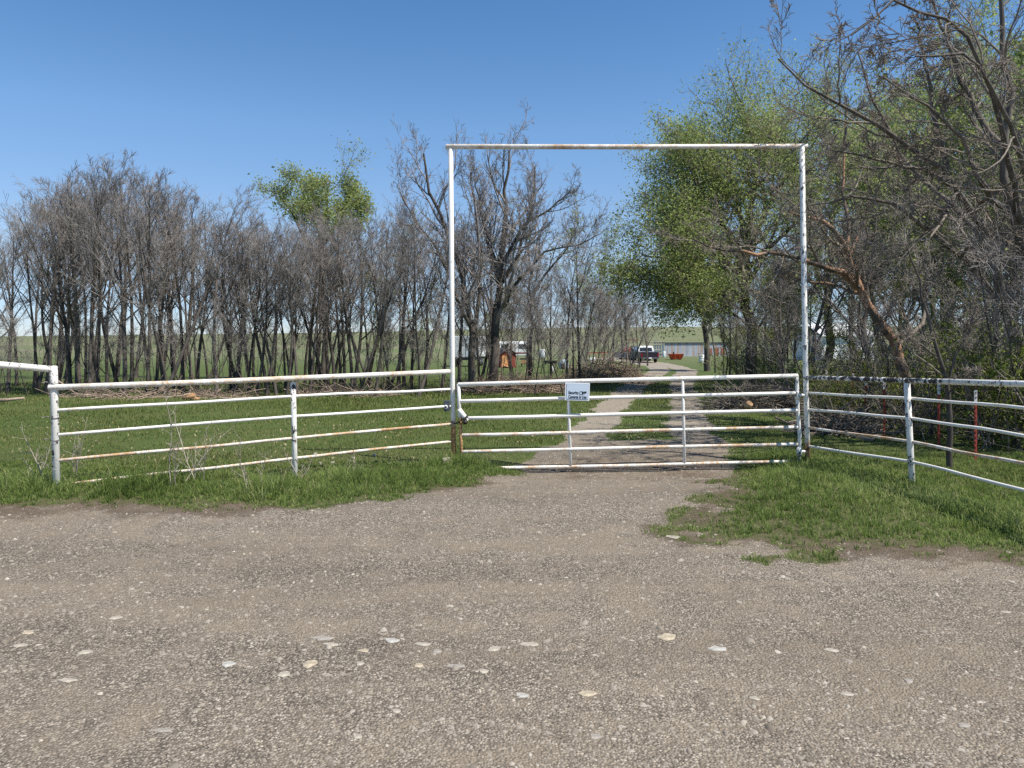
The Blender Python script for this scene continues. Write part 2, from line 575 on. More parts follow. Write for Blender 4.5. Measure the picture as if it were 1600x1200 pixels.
# ------------------------------------------------------------------ grass blades (stuff)
def blades(name, x, y, hgt, wid, tone, mat, label, az=None, lean=None):
    n = len(x)
    z = H(x, y)
    if az is None:
        az = RNG.uniform(0, 2 * np.pi, n)
        lean = RNG.uniform(0.1, 0.75, n)
    dirx, diry = np.cos(az), np.sin(az)
    az2 = RNG.uniform(0, 2 * np.pi, n)
    wx, wy = np.cos(az2) * wid / 2, np.sin(az2) * wid / 2
    p0 = np.stack([x, y, z - 0.01], 1)
    mid = p0 + np.stack([dirx * lean * hgt * 0.25, diry * lean * hgt * 0.25, hgt * 0.6], 1)
    tip = p0 + np.stack([dirx * lean * hgt * 0.8, diry * lean * hgt * 0.8, hgt * (1 - 0.25 * lean)], 1)
    w = np.stack([wx, wy, np.zeros(n)], 1)
    V = np.stack([p0 - w, p0 + w, mid + w * 0.8, mid - w * 0.8, tip], 1).reshape(-1, 3)
    b = np.arange(n)[:, None] * 5
    me = np_mesh(name, V, b + np.array([[0, 1, 2, 3]]), b + np.array([[3, 2, 4]]), mat, True, {'tone': np.repeat(tone, 5)})
    return tag(link(name, me), label, 'grass', None, 'stuff')


def scatter(x0, x1, y0, y1, dens):
    n = int((x1 - x0) * (y1 - y0) * dens)
    return RNG.uniform(x0, x1, n), RNG.uniform(y0, y1, n)


def verge_grass():
    xs, yv = [], []
    for (a, b, c, d, dn) in ((-8.5, 0.6, 6.7, 9.6, 2600), (1.0, 7.5, 5.2, 10.2, 2000)):
        x, y = scatter(a, b, c, d, dn)
        xs.append(x)
        yv.append(y)
    x = np.concatenate(xs)
    y = np.concatenate(yv)
    g, d, r, dv = masks(x, y)
    left = x < 0.8
    fy = np.interp(x, [-9, PA.x, PB.x, PL.x, 0.6], [6.6, PA.y, PB.y, PL.y, 9.6])
    infront = sstep(0.55, -0.25, y - fy)
    tuft = sstep(-0.05, 0.35, fbm(x * 1.6, y * 1.6, 71))
    vl = infront * (0.45 + 0.75 * tuft) + 0.10
    fx = np.interp(y, [5.2, PS.y, PR.y, 10.4], [4.9, PS.x, PR.x, 3.6])
    near_f = np.exp(-((x - fx + 0.25) / 0.55) ** 2)
    mound = np.exp(-(((x - 3.4) / 1.2) ** 2 + ((y - 8.3) / 1.2) ** 2))
    vr = 0.22 + 0.55 * np.maximum(near_f * (0.4 + 0.8 * tuft), mound * (0.4 + 0.9 * tuft))
    v = np.where(left, vl, vr)
    keep = RNG.uniform(0, 1, len(x)) < (1 - sstep(0.35, 0.95, g)) * (1 - 0.6 * sstep(0.28, 0.5, d)) * (0.38 + 0.9 * v) * (0.65 + 0.35 * sstep(0.0, 0.4, -poly_sdf(x, y, ROADPOLY)))
    x, y, v, g = x[keep], y[keep], v[keep], g[keep]
    hgt = (0.035 + 0.125 * v * RNG.uniform(0.4, 1.15, len(x))) * (1 - 0.5 * g)
    sd_ = -poly_sdf(x, y, ROADPOLY)
    hgt = hgt * (0.35 + 0.65 * sstep(0.0, 0.55, sd_)) * np.where(RNG.uniform(0, 1, len(x)) < 0.04, 1.7, 1.0)
    tone = np.clip(0.42 + 0.55 * fbm(x * 0.8, y * 0.8, 73) + RNG.normal(0, 0.2, len(x)), 0, 1)
    # gather the blades into tufts that splay outwards
    pick = RNG.uniform(0, 1, len(x)) < 0.24
    cx, cy, ch, ct = x[pick], y[pick], hgt[pick], tone[pick]
    ct = np.clip(ct + RNG.normal(0, 0.12, len(ct)), 0, 1)
    k = RNG.integers(8, 22, len(cx))
    i = np.repeat(np.arange(len(cx)), k)
    az = RNG.uniform(0, 2 * np.pi, len(i))
    rad = np.abs(RNG.normal(0, 0.028, len(i)))
    x = cx[i] + rad * np.cos(az)
    y = cy[i] + rad * np.sin(az)
    hgt = np.maximum(ch[i], 0.045) * RNG.uniform(0.55, 1.25, len(i))
    lean = np.clip(rad * 16 + RNG.normal(0.25, 0.22, len(i)), 0.05, 1.25)
    tone = np.clip(ct[i] + RNG.normal(0, 0.13, len(i)), 0, 1)
    dry = RNG.uniform(0, 1, len(i)) < 0.035
    b = ~dry
    blades('dry_grass', x[dry], y[dry], hgt[dry] * 1.2, RNG.uniform(0.003, 0.006, dry.sum()), tone[dry], M['straw_blade'], 'dry tan blades mixed through the green verge', az[dry], lean[dry])
    x, y, hgt, tone, az, lean = x[b], y[b], hgt[b], tone[b], az[b], lean[b]
    blades('verge_grass', x, y, hgt, RNG.uniform(0.004, 0.009, len(x)), tone, M['blade'], 'long fresh green grass along the fences and road edge', az, lean)


def field_grass():
    xs, yv, ww = [], [], []
    for (a, b, c, d, dn, w) in ((-9, 7.5, 8.2, 13, 900, 0.008), (-15, 12, 13, 20, 330, 0.013), (-20, 14, 20, 34, 110, 0.022)):
        x, y = scatter(a, b, c, d, dn)
        xs.append(x)
        yv.append(y)
        ww.append(np.full(len(x), w))
    x, y, w = np.concatenate(xs), np.concatenate(yv), np.concatenate(ww)
    g, d, r, dv = masks(x, y)
    nz = fbm(x * 0.7, y * 0.7, 81)
    keep = RNG.uniform(0, 1, len(x)) < (1 - sstep(0.15, 0.6, g)) * (1 - 0.6 * sstep(0.25, 0.5, d)) * (0.65 + 0.7 * nz)
    x, y, w, nz = x[keep], y[keep], w[keep], nz[keep]
    hgt = RNG.uniform(0.025, 0.06, len(x)) * (1 + 0.8 * sstep(12, 24, y)) * (1 + 0.8 * np.maximum(nz, 0))
    tone = np.clip(0.45 + 0.7 * fbm(x * 0.5, y * 0.5, 83) + RNG.normal(0, 0.22, len(x)), 0, 1)
    blades('field_grass', x, y, hgt, w * RNG.uniform(0.7, 1.3, len(x)), tone, M['blade_dry'], 'short grazed green grass covering the pasture behind the fence')


def field_litter():
    x, y = scatter(-9, 7, 8.4, 15, 34)
    g, d, r, dv = masks(x, y)
    k = (g < 0.3) & (fbm(x * 0.9, y * 0.9, 131) > -0.1)
    x, y = x[k], y[k]
    n = len(x)
    blades('leaf_litter', x, y, RNG.uniform(0.025, 0.06, n), RNG.uniform(0.012, 0.035, n), RNG.uniform(0, 1, n), M['straw_blade'], 'scattered dead leaves and straw lying in the pasture grass', RNG.uniform(0, 6.28, n), RNG.uniform(0.8, 1.3, n))


verge_grass()
field_grass()
field_litter()


# ------------------------------------------------------------------ loose gravel (stuff) and flat stones
def loose_gravel():
    n = 46000
    u = RNG.uniform(0, 1, n)
    y = 2.3 + 7.6 * u ** 1.25
    x = RNG.uniform(-1, 1, n) * (0.78 * y + 0.5)
    x2 = np.where(RNG.uniform(0, 1, n) < 0.06, drive_x(RNG.uniform(9.5, 24, n)), 0)
    g, d, r, dv = masks(x, y)
    patch = sstep(-0.25, 0.30, fbm(x * 0.55, y * 1.3, 91))
    keep = RNG.uniform(0, 1, n) < np.clip(g, 0.10, 1) * (0.25 + 0.75 * patch)
    x, y = x[keep], y[keep]
    yd = RNG.uniform(9.5, 30, 5000)
    side = np.where(RNG.uniform(0, 1, 5000) < 0.5, -0.88, 0.88)
    xd = drive_x(yd) + side + RNG.normal(0, 0.45, 5000)
    x = np.concatenate([x, xd])
    y = np.concatenate([y, yd])
    n0 = len(x)
    nb = 420
    yb = np.clip(RNG.normal(4.0, 0.55, nb), 2.8, 7.5)
    xb = RNG.uniform(-0.72, 0.72, nb) * yb
    kb = RNG.uniform(0, 1, nb) < 0.35 + 0.65 * sstep(-0.1, 0.3, fbm(xb * 1.3, yb * 2.0, 95))
    x = np.concatenate([x, xb[kb]])
    y = np.concatenate([y, yb[kb]])
    n = len(x)
    s = np.exp(RNG.normal(math.log(0.0048), 0.45, n)) * (1 + 0.05 * y)
    s = np.minimum(s, 0.024)
    s[n0:] = np.minimum(np.exp(RNG.normal(math.log(0.012), 0.36, n - n0)), 0.024)
    base = np.array([(1, 0, 0), (0.3, 0.95, 0), (-0.8, 0.6, 0), (-0.8, -0.55, 0), (0.35, -0.95, 0),
                     (0.45, 0.15, 0.75), (-0.35, 0.3, 0.8), (-0.1, -0.45, 0.7)])
    tri = np.array([(0, 1, 5), (1, 6, 5), (1, 2, 6), (2, 3, 6), (3, 7, 6), (3, 4, 7), (4, 0, 5), (4, 5, 7), (5, 6, 7)])
    ang = RNG.uniform(0, 2 * np.pi, n)
    jit = 1 + RNG.uniform(-0.3, 0.3, (n, 8, 3))
    v = base[None] * jit
    sx = s * RNG.uniform(0.8, 1.7, n)
    sy = s * RNG.uniform(0.7, 1.2, n)
    sz = s * RNG.uniform(0.5, 1.1, n)
    sz[n0:] *= 0.40
    sx[n0:] *= 1.35
    vx = v[:, :, 0] * sx[:, None]
    vy = v[:, :, 1] * sy[:, None]
    vz = v[:, :, 2] * sz[:, None]
    c, sn = np.cos(ang)[:, None], np.sin(ang)[:, None]
    X = x[:, None] + vx * c - vy * sn
    Y = y[:, None] + vx * sn + vy * c
    Z = (H(x, y) - 0.15 * s)[:, None] + vz
    V = np.stack([X, Y, Z], -1).reshape(-1, 3)
    T = (np.arange(n)[:, None, None] * 8 + tri[None]).reshape(-1, 3)
    m, nt, out = new_mat('loose_stone')
    t = NT(nt)
    a = t.attr('tone')
    col = t.ramp(a, [(0.0, (0.15, 0.128, 0.104)), (0.35, (0.22, 0.19, 0.154)), (0.75, (0.29, 0.258, 0.215)), (1.0, (0.40, 0.36, 0.30))])
    t.link(t.bsdf(col, 0.9, 0, 0.15), out.inputs['Surface'])
    tone = np.clip(RNG.normal(0.44, 0.24, n), 0, 1)
    tone[n0:] = np.clip(RNG.normal(0.82, 0.14, n - n0), 0, 1)
    me = np_mesh('loose_gravel', V, None, T, m, True, {'tone': np.repeat(tone, 8)})
    tag(link('loose_gravel', me), 'loose crushed stones strewn over the gravel road', 'gravel', None, 'stuff')


loose_gravel()

ORD = ['first', 'second', 'third', 'fourth', 'fifth', 'sixth', 'seventh', 'eighth', 'ninth', 'tenth', 'eleventh', 'twelfth',
       'thirteenth', 'fourteenth', 'fifteenth', 'sixteenth', 'seventeenth', 'eighteenth', 'nineteenth', 'twentieth']
for tens in ('twenty', 'thirty', 'forty', 'fifty', 'sixty', 'seventy'):
    ORD += [tens + '-' + w for w in ORD[:9]] + [{'twenty': 'thirtieth', 'thirty': 'fortieth', 'forty': 'fiftieth', 'fifty': 'sixtieth', 'sixty': 'seventieth', 'seventy': 'eightieth'}[tens]]


def flat_stone(px, py, w, h, mat, label, name='flat_stone', lift=0.0035, group='pale flat stones in the gravel road'):
    d = F * EYE / (py - HOR)
    x = (px - 800) / F * d
    rx = w / F * d / 2
    ry = min(max(h * d * d / (F * EYE) / 2, 0.022), rx * 1.3)
    n = 8
    rr = np.random.default_rng(int(px * 7 + py))
    ang = np.sort(np.linspace(0, 2 * np.pi, n, endpoint=False) + rr.uniform(-0.25, 0.25, n))
    rad = rr.uniform(0.55, 1.15, n)
    bm = bmesh.new()
    top = [bm.verts.new((math.cos(a) * rx * r * 0.93, math.sin(a) * ry * r * 0.93, lift * rr.uniform(0.7, 1.15))) for a, r in zip(ang, rad)]
    mid = [bm.verts.new((math.cos(a) * rx * r, math.sin(a) * ry * r, lift * 0.45)) for a, r in zip(ang, rad)]
    bot = [bm.verts.new((math.cos(a) * rx * r, math.sin(a) * ry * r, -0.02)) for a, r in zip(ang, rad)]
    cen = bm.verts.new((0, 0, lift * 1.15))
    for i in range(n):
        j = (i + 1) % n
        bm.faces.new((top[i], top[j], cen))
        bm.faces.new((mid[i], mid[j], top[j], top[i]))
        bm.faces.new((bot[i], bot[j], mid[j], mid[i]))
    me = bpy.data.meshes.new(name)
    bm.to_mesh(me)
    bm.free()
    me.materials.append(mat)
    o = link(name, me)
    o.location = (x, d, h1(x, d))
    return tag(o, label, 'stone', group)


STONES = [(43, 988, 27, 8, 'stone_tan'), (32, 1008, 22, 6, 'stone'), (135, 1019, 24, 8, 'stone'), (180, 966, 24, 6, 'stone'), (355, 1038, 26, 11, 'stone_blue'),
          (444, 1053, 28, 11, 'stone'), (485, 1038, 24, 14, 'stone_tan'), (503, 998, 42, 9, 'stone_grey'), (518, 1008, 32, 6, 'stone'),
          (563, 1038, 16, 9, 'stone'), (655, 1040, 22, 7, 'stone_tan'), (612, 1002, 28, 9, 'stone_blue'), (662, 1008, 30, 5, 'stone'),
          (684, 1019, 18, 7, 'stone_grey'), (568, 1018, 24, 7, 'stone_tan'), (772, 1015, 28, 9, 'stone'), (712, 1041, 36, 6, 'stone_grey'),
          (755, 1048, 17, 12, 'stone'), (828, 1008, 40, 8, 'stone'), (1042, 997, 44, 13, 'stone_tan'), (1120, 1013, 30, 13, 'stone_blue'),
          (918, 1085, 30, 10, 'stone_tan'), (817, 1087, 26, 9, 'stone_blue'), (1322, 1085, 26, 5, 'stone'), (1300, 1016, 26, 7, 'stone'),
          (252, 1141, 50, 7, 'stone_grey'), (107, 1064, 34, 6, 'stone'), (1053, 839, 24, 6, 'stone'), (1180, 1092, 20, 6, 'stone'), (1420, 1063, 18, 8, 'stone_grey'),
          (1505, 1132, 22, 8, 'stone_grey'), (560, 1150, 20, 6, 'stone'), (930, 1152, 22, 7, 'stone_grey'), (620, 1110, 18, 6, 'stone')]
NAMES = {'stone': 'cream', 'stone_tan': 'tan', 'stone_blue': 'blue white', 'stone_grey': 'dull grey'}
order = {}
for s in sorted(STONES):
    k = order.get(s[4], 0)
    order[s[4]] = k + 1
    flat_stone(*s[:4], M[s[4]], '%s flat stone in the gravel road, %s %s one from left' % (NAMES[s[4]], ORD[k], NAMES[s[4]]))
flat_stone(699, 729, 18, 22, M['stone'], 'pale rounded rock in the grass beside the rusted left gatepost', 'rock', 0.09, None)
for k, (px, py, w) in enumerate(((492, 712, 8), (520, 727, 7), (552, 718, 6), (585, 712, 7), (608, 727, 9), (626, 725, 7), (500, 727, 5))):
    flat_stone(px, py, w, 10, M['stone'], 'small white rock in grass behind the left fence, %s from the left' % ORD[[0, 2, 3, 4, 5, 6, 1][k]], 'rock', 0.03, 'small white rocks in the pasture grass')


# ------------------------------------------------------------------ tubes and boxes
def tube_arrays(P, R, k):
    """P (B,N,3), R (B,N) -> verts, quads"""
    B, N, _ = P.shape
    T = np.empty_like(P)
    T[:, 1:-1] = P[:, 2:] - P[:, :-2]
    T[:, 0] = P[:, 1] - P[:, 0]
    T[:, -1] = P[:, -1] - P[:, -2]
    T /= np.linalg.norm(T, axis=2, keepdims=True) + 1e-9
    mean = T.mean(1)
    ax = np.argmin(np.abs(mean), axis=1)
    ref = np.eye(3)[ax][:, None, :]
    U = np.cross(T, np.broadcast_to(ref, T.shape))
    U /= np.linalg.norm(U, axis=2, keepdims=True) + 1e-9
    W = np.cross(T, U)
    a = np.arange(k) * 2 * np.pi / k
    V = P[:, :, None, :] + R[:, :, None, None] * (np.cos(a)[None, None, :, None] * U[:, :, None, :] + np.sin(a)[None, None, :, None] * W[:, :, None, :])
    id_ = np.arange(B * N * k).reshape(B, N, k)
    a0 = id_[:, :-1, :]
    a1 = np.roll(a0, -1, axis=2)
    b0 = id_[:, 1:, :]
    b1 = np.roll(b0, -1, axis=2)
    return V.reshape(-1, 3), np.stack([a0, a1, b1, b0], -1).reshape(-1, 4)


class Acc:
    def __init__(self):
        self.v, self.q, self.t, self.n = [], [], [], 0

    def add(self, v, q=None, t=None):
        self.v.append(np.asarray(v, float))
        if q is not None and len(q):
            self.q.append(np.asarray(q) + self.n)
        if t is not None and len(t):
            self.t.append(np.asarray(t) + self.n)
        self.n += len(v)

    def tubes(self, P, R, k):
        self.add(*tube_arrays(P, R, k))

    def pipe(self, pts, r, k=14, cap=True, bulge=0.3):
        """round pipe through points, with slightly domed ends"""
        P = np.array([tuple(p) for p in pts], float)
        R = np.full(len(P), float(r)) if np.isscalar(r) else np.array(r, float)
        if cap:
            d0 = (P[0] - P[1]) / np.linalg.norm(P[0] - P[1])
            d1 = (P[-1] - P[-2]) / np.linalg.norm(P[-1] - P[-2])
            r0, r1 = R[0], R[-1]
            P = np.concatenate([[P[0] + d0 * r0 * bulge, P[0] + d0 * r0 * bulge * 0.75], P, [P[-1] + d1 * r1 * bulge * 0.75, P[-1] + d1 * r1 * bulge]])
            R = np.concatenate([[r0 * 0.02, r0 * 0.72], R, [r1 * 0.72, r1 * 0.02]])
        self.tubes(P[None], R[None], k)

    def box(self, c, s, rz=0.0, taper=1.0):
        sx, sy, sz = s[0] / 2, s[1] / 2, s[2] / 2
        v = []
        for z, k in ((-sz, 1.0), (sz, taper)):
            for (x, y) in ((-sx, -sy), (sx, -sy), (sx, sy), (-sx, sy)):
                x, y = x * k, y * k
                v.append((c[0] + x * math.cos(rz) - y * math.sin(rz), c[1] + x * math.sin(rz) + y * math.cos(rz), c[2] + z))
        self.add(v, [(3, 2, 1, 0), (4, 5, 6, 7), (0, 1, 5, 4), (1, 2, 6, 5), (2, 3, 7, 6), (3, 0, 4, 7)])

    def prism(self, prof, x0, x1, x0b=None):
        """profile (y,z) extruded along x"""
        n = len(prof)
        v = [(x0, p[0], p[1]) for p in prof] + [(x1, p[0], p[1]) for p in prof]
        q = [(i, (i + 1) % n, n + (i + 1) % n, n + i) for i in range(n)]
        bm = bmesh.new()
        bv = [bm.verts.new(p) for p in v]
        for f in q:
            bm.faces.new([bv[i] for i in f])
        bm.faces.new([bv[i] for i in range(n)][::-1])
        bm.faces.new([bv[n + i] for i in range(n)])
        bmesh.ops.triangulate(bm, faces=[f for f in bm.faces if len(f.verts) > 4])
        bm.verts.index_update()
        self.add([tuple(x.co) for x in bm.verts], [[w.index for w in f.verts] for f in bm.faces if len(f.verts) == 4],
                 [[w.index for w in f.verts] for f in bm.faces if len(f.verts) == 3])
        bm.free()

    def build(self, name, mat, parent=None, smooth=False, bevel=0.0, loc=None):
        v = np.concatenate(self.v)
        if loc is not None:
            v = v - np.array(loc)
        me = np_mesh(name, v, np.concatenate(self.q) if self.q else None, np.concatenate(self.t) if self.t else None, mat, smooth)
        if bevel or not smooth:
            bm = bmesh.new()
            bm.from_mesh(me)
            bmesh.ops.recalc_face_normals(bm, faces=bm.faces)
            if bevel:
                bmesh.ops.bevel(bm, geom=list(bm.edges), offset=bevel, segments=2, affect='EDGES', clamp_overlap=True)
            bm.to_mesh(me)
            bm.free()
        return link(name, me, parent)


def wob(p, q, n, amp, seed):
    """points from p to q with a slight bow, as bent pipe"""
    rr = np.random.default_rng(seed)
    ph = rr.uniform(0, 6.28, 4)
    out = []
    for i in range(n):
        t = i / (n - 1)
        w = math.sin(math.pi * t)
        o = Vector((0, math.sin(5 * t + ph[0]) * amp * w, (math.sin(4.2 * t + ph[1]) * 0.7 + math.sin(9 * t + ph[2]) * 0.3) * amp * w))
        out.append(p.lerp(q, t) + o)
    return out


def pipe_obj(name, pts, r, mat, parent, cap=True, k=14):
    a = Acc()
    base = parent.location if parent is not None else Vector((0, 0, 0))
    a.pipe([Vector(p) for p in pts], r, k, cap)
    return a.build(name, mat, parent, True, 0, tuple(base))


# ------------------------------------------------------------------ left pipe fence
fl = empty('pipe_fence', (PB.x, PB.y, 0), 'white pipe rail fence left of the arch with rusty lower rails', 'fence', 'white pipe fences beside the gate')
pipe_obj('post', [at(88.5, 765, 7.5), at(84.5, 600, 7.5), at(83.5, 573, 7.5)], 0.037, M['paint_chip'], fl)
pipe_obj('post', [at(461.5, 758, 8.3), at(458, 598, 8.3)], 0.030, M['paint_chip'], fl)
pipe_obj('top_rail', [at(76, 605.5, 7.46), at(270, 599, 7.87), at(461, 591, 8.25), at(600, 585, 8.95), at(702, 580.5, 9.42)], 0.030, M['paint_top'], fl)
for i, (ya, yb, yl, mt) in enumerate(((641, 619, 608, 'paint'), (679.5, 650.5, 634.5, 'paint'), (719.5, 684.5, 662.5, 'paint_rusty'), (757.5, 716, 690, 'paint_rusty'))):
    pa, pb, pl = at(90 if i < 3 else 98, ya, 7.5), at(460, yb, 8.3), at(705, yl, 9.45)
    pipe_obj('rail', wob(pa, pb, 9, 0.006, i) + wob(pb, pl, 9, 0.008, 10 + i)[1:], 0.0165, M[mt], fl)
for yy, tail in ((598, (64, 598)), (652, (64, 652)), (687, (68, 687)), (733, (64, 722))):
    c = at(86.0, yy, 7.5)
    a = Acc()
    ring = [c + Vector((math.cos(q) * 0.042, math.sin(q) * 0.042, 0.004 * math.sin(2 * q))) for q in np.linspace(0, 6.283, 14)]
    a.pipe(ring, 0.004, 6, False)
    e = at(tail[0], tail[1], 7.45)
    a.pipe(wob(c + Vector((-0.04, 0, 0)), e, 6, 0.012, int(yy)), 0.004, 6)
    a.build('wire_tie', M['wire'], fl, True, 0, tuple(fl.location))

fl2 = empty('pipe_fence', (at(-250, 700, 6.1).x, 6.1, 0), 'white pipe with peeling black patches running off the left edge', 'fence', 'white pipe fences beside the gate')
pipe_obj('top_rail', [at(80, 577, 7.49), at(0, 570, 7.1), at(-260, 545, 6.05)], 0.034, M['paint_chip'], fl2)
pipe_obj('post', [at(-256, 840, 6.1), at(-256, 540, 6.1)], 0.037, M['paint_chip'], fl2)

# ------------------------------------------------------------------ right pipe fence
fr = empty('pipe_fence', (PS.x, PS.y, 0), 'white pipe rail fence right of the arch, top rail worn black', 'fence', 'white pipe fences beside the gate')
PT = Vector((4.85, 5.3, 0))
pipe_obj('post', [at(1426.5, 780, 8.1), at(1417, 599, 8.1)], 0.033, M['paint_chip'], fr)
pipe_obj('post', [Vector((4.85, 5.3, -0.1)), Vector((4.85, 5.3, 1.16))], 0.033, M['paint_chip'], fr)


def ext(p, q, y):
    return p + (q - p) * ((y - p.y) / (q.y - p.y))


t0, t1, t2 = at(1258, 590, 9.6), at(1417, 594.5, 8.1), at(1600, 600, 6.6)
pipe_obj('top_rail', [t0, t1], 0.030, M['paint_worn'], fr)
pipe_obj('top_rail', [t1 + (t2 - t1) * 0.004, t1.lerp(t2, 0.33)], 0.030, M['paint_worn'], fr)
pipe_obj('top_rail', [t1.lerp(t2, 0.325), t2, ext(t1, t2, 5.1)], 0.0305, M['paint_chip'], fr)
for i, (ya, yb, yc, mt) in enumerate(((614, 622.5, 637.5, 'paint'), (640, 653.5, 681, 'paint'), (668, 690, 724, 'paint_rusty'), (697, 721.5, 766, 'paint'))):
    p, q, s = at(1262, ya, 9.6), at(1424, yb, 8.1), at(1600, yc, 6.6)
    pipe_obj('rail', wob(p, q, 7, 0.006, 30 + i) + wob(q, s, 7, 0.012, 40 + i)[1:] + [ext(q, s, 5.2)], 0.0165, M[mt], fr)

# ------------------------------------------------------------------ tall arch
ar = empty('gate_arch', (1.5, 9.5, 0), 'tall thin white pipe arch standing over the farm gate', 'gateway')
pipe_obj('post', [at(709.5, 738, 9.45), at(707, 600, 9.45), at(704.2, 232, 9.45)], 0.032, M['paint_post'], ar)
pipe_obj('post', [at(1262.5, 735, 9.6), at(1259, 600, 9.6), at(1253, 230, 9.6)], 0.034, M['paint_post2'], ar)
pipe_obj('crossbeam', [at(697, 229, 9.44), at(980, 229.5, 9.52), at(1261, 228.5, 9.61)], 0.032, M['paint_top'], ar)

# ------------------------------------------------------------------ farm gate
ga = empty('farm_gate', (1.5, 9.45, 0), 'wide white five bar pipe gate closed across the gravel drive', 'gate')
DG0, DG1 = 9.40, 9.58


def gp(px, py):
    t = (px - 716) / (1248 - 716)
    return at(px, py, DG0 + (DG1 - DG0) * t)


pipe_obj('upright', [gp(716.5, 600), gp(718, 652)], 0.024, M['paint'], ga)
pipe_obj('upright', [gp(719.5, 653), gp(721.5, 733)], 0.020, M['rust'], ga)
pipe_obj('upright', [gp(1245, 587), gp(1246.5, 640), gp(1249.5, 680), gp(1248.5, 721)], 0.024, M['paint_chip'], ga)
pipe_obj('brace', [gp(717, 640), gp(730, 657)], 0.034, M['paint'], ga)
pipe_obj('top_rail', [gp(716, 601), gp(900, 595.5), gp(1246, 587)], 0.028, M['paint'], ga)
for i, (yl, yr, x0, mt, rr) in enumerate(((627, 614, 719, 'paint', .024), (653.5, 641, 728, 'paint', .024), (680, 667.5, 722, 'paint_top', .022), (706, 694, 722, 'paint_top', .022), (732, 721, 748, 'paint_top', .022))):
    pipe_obj('rail', wob(gp(x0, yl), gp(1246, yr), 11, 0.007, 60 + i), rr, M[mt], ga)
pipe_obj('stay', [gp(887.5, 606), gp(891.5, 727)], 0.020, M['paint'], ga)
pipe_obj('stay', [gp(1066.5, 592), gp(1069.5, 723)], 0.020, M['paint'], ga)
for y0, y1, xc in ((611, 624, 1245.6), (699, 712, 1248.8)):
    a = Acc()
    a.pipe([gp(xc, y0), gp(xc, y1)], 0.034, 14, True, 0.05)
    c = gp(xc, (y0 + y1) / 2)
    a.pipe([c, at(1260, (y0 + y1) / 2, 9.6)], 0.020, 10, False)
    a.build('hinge', M['paint_chip'], ga, True, 0, tuple(ga.location))

# chain round post and gate
ch = Acc()
cpts = [at(706, 659, 9.41), at(711, 662, 9.40), at(716, 660, 9.36), at(721, 656, 9.36), at(726, 654, 9.36), at(730, 650, 9.37), at(731, 657, 9.43), at(722, 660, 9.46), at(714, 661, 9.47), at(706, 660, 9.47), at(705, 659, 9.43)]
cp = []
for i in range(len(cpts) - 1):
    for j in range(3):
        cp.append(cpts[i].lerp(cpts[i + 1], j / 3))
for i in range(len(cp) - 1):
    d = (cp[i + 1] - cp[i])
    L = max(d.length, 0.02) * 0.72
    d.normalize()
    s = d.cross(Vector((0, 0, 1)) if i % 2 else Vector((0, 1, 0.2))).normalized()
    c = (cp[i] + cp[i + 1]) / 2
    ch.pipe([c + d * L * math.cos(q) + s * 0.009 * math.sin(q) for q in np.linspace(0, 6.283, 11)], 0.0042, 6, False)
for (px, py, dd) in ((727, 660, 9.36),):
    c = at(px, py, dd)
    ch.box(c, (0.045, 0.025, 0.05))
    ch.pipe([c + Vector((0.015 * math.cos(q), 0, 0.025 + 0.03 * math.sin(q))) for q in np.linspace(0, 3.14, 8)], 0.005, 6)
tag(ch.build('chain', plain('dark_chain', (0.05, 0.042, 0.036), 0.55, 0.5), None, True), 'dark rusty chain and padlock tying the gate to the left post', 'chain')

# game camera on the left gatepost
gc = empty('post_camera', at(697.5, 634, 9.42), 'small dark box with pale round lens on the left gatepost', 'camera')
a = Acc()
a.box((0.005, -0.005, 0), (0.075, 0.07, 0.135))
a.build('case', plain('camera_case', (0.07, 0.08, 0.10), 0.5), gc, False, 0.008)
a = Acc()
a.pipe([(-0.004, -0.035, -0.012), (-0.004, -0.052, -0.012)], 0.026, 16, True, 0.1)
a.build('lens', M['white'], gc, True)
a = Acc()
a.pipe([(-0.004, -0.050, -0.012), (-0.004, -0.058, -0.012)], 0.015, 16, True, 0.1)
a.build('lens_glass', M['glass'], gc, True)


# ------------------------------------------------------------------ sign on the gate
sg = empty('warning_sign', at(902, 612, 9.385), 'white blue sign reading Security Cameras In Use wired to the gate', 'sign')
sg.rotation_euler = (0, math.radians(1.6), 0)
SW, SH = 0.315, 0.228
a = Acc()
a.box((0, 0, 0), (SW, 0.006, SH))
a.build('panel', plain('sign_white', (0.80, 0.82, 0.84), 0.4, 0, 0.03), sg, False, 0.002)
a = Acc()
a.box((0, -0.004, 0), (SW - 0.034, 0.002, SH - 0.034))
a.build('border', plain('sign_border', (0.22, 0.27, 0.33), 0.5), sg)
a = Acc()
a.box((0, -0.006, 0), (SW - 0.042, 0.002, SH - 0.042))
a.build('face', plain('sign_face', (0.62, 0.70, 0.78), 0.4, 0, 0.05), sg)
MI = plain('sign_ink', (0.012, 0.014, 0.02), 0.5)


def text_part(body, size, x, z, w):
    cu = bpy.data.curves.new('lettering', 'FONT')
    cu.body = body
    cu.size = size
    cu.extrude = 0.0006
    cu.offset = size * 0.02
    tmp = bpy.data.objects.new('tmp', cu)
    COL.objects.link(tmp)
    dg = bpy.context.evaluated_depsgraph_get()
    dg.update()
    me = bpy.data.meshes.new_from_object(tmp.evaluated_get(dg))
    bpy.data.objects.remove(tmp)
    xs = [v.co.x for v in me.vertices]
    k = w / (max(xs) - min(xs))
    m0 = min(xs)
    for v in me.vertices:
        v.co = ((v.co.x - m0) * k + x, -0.0085 - v.co.z, v.co.y + z)
    me.materials.clear()
    me.materials.append(MI)
    return link('lettering', me, sg)


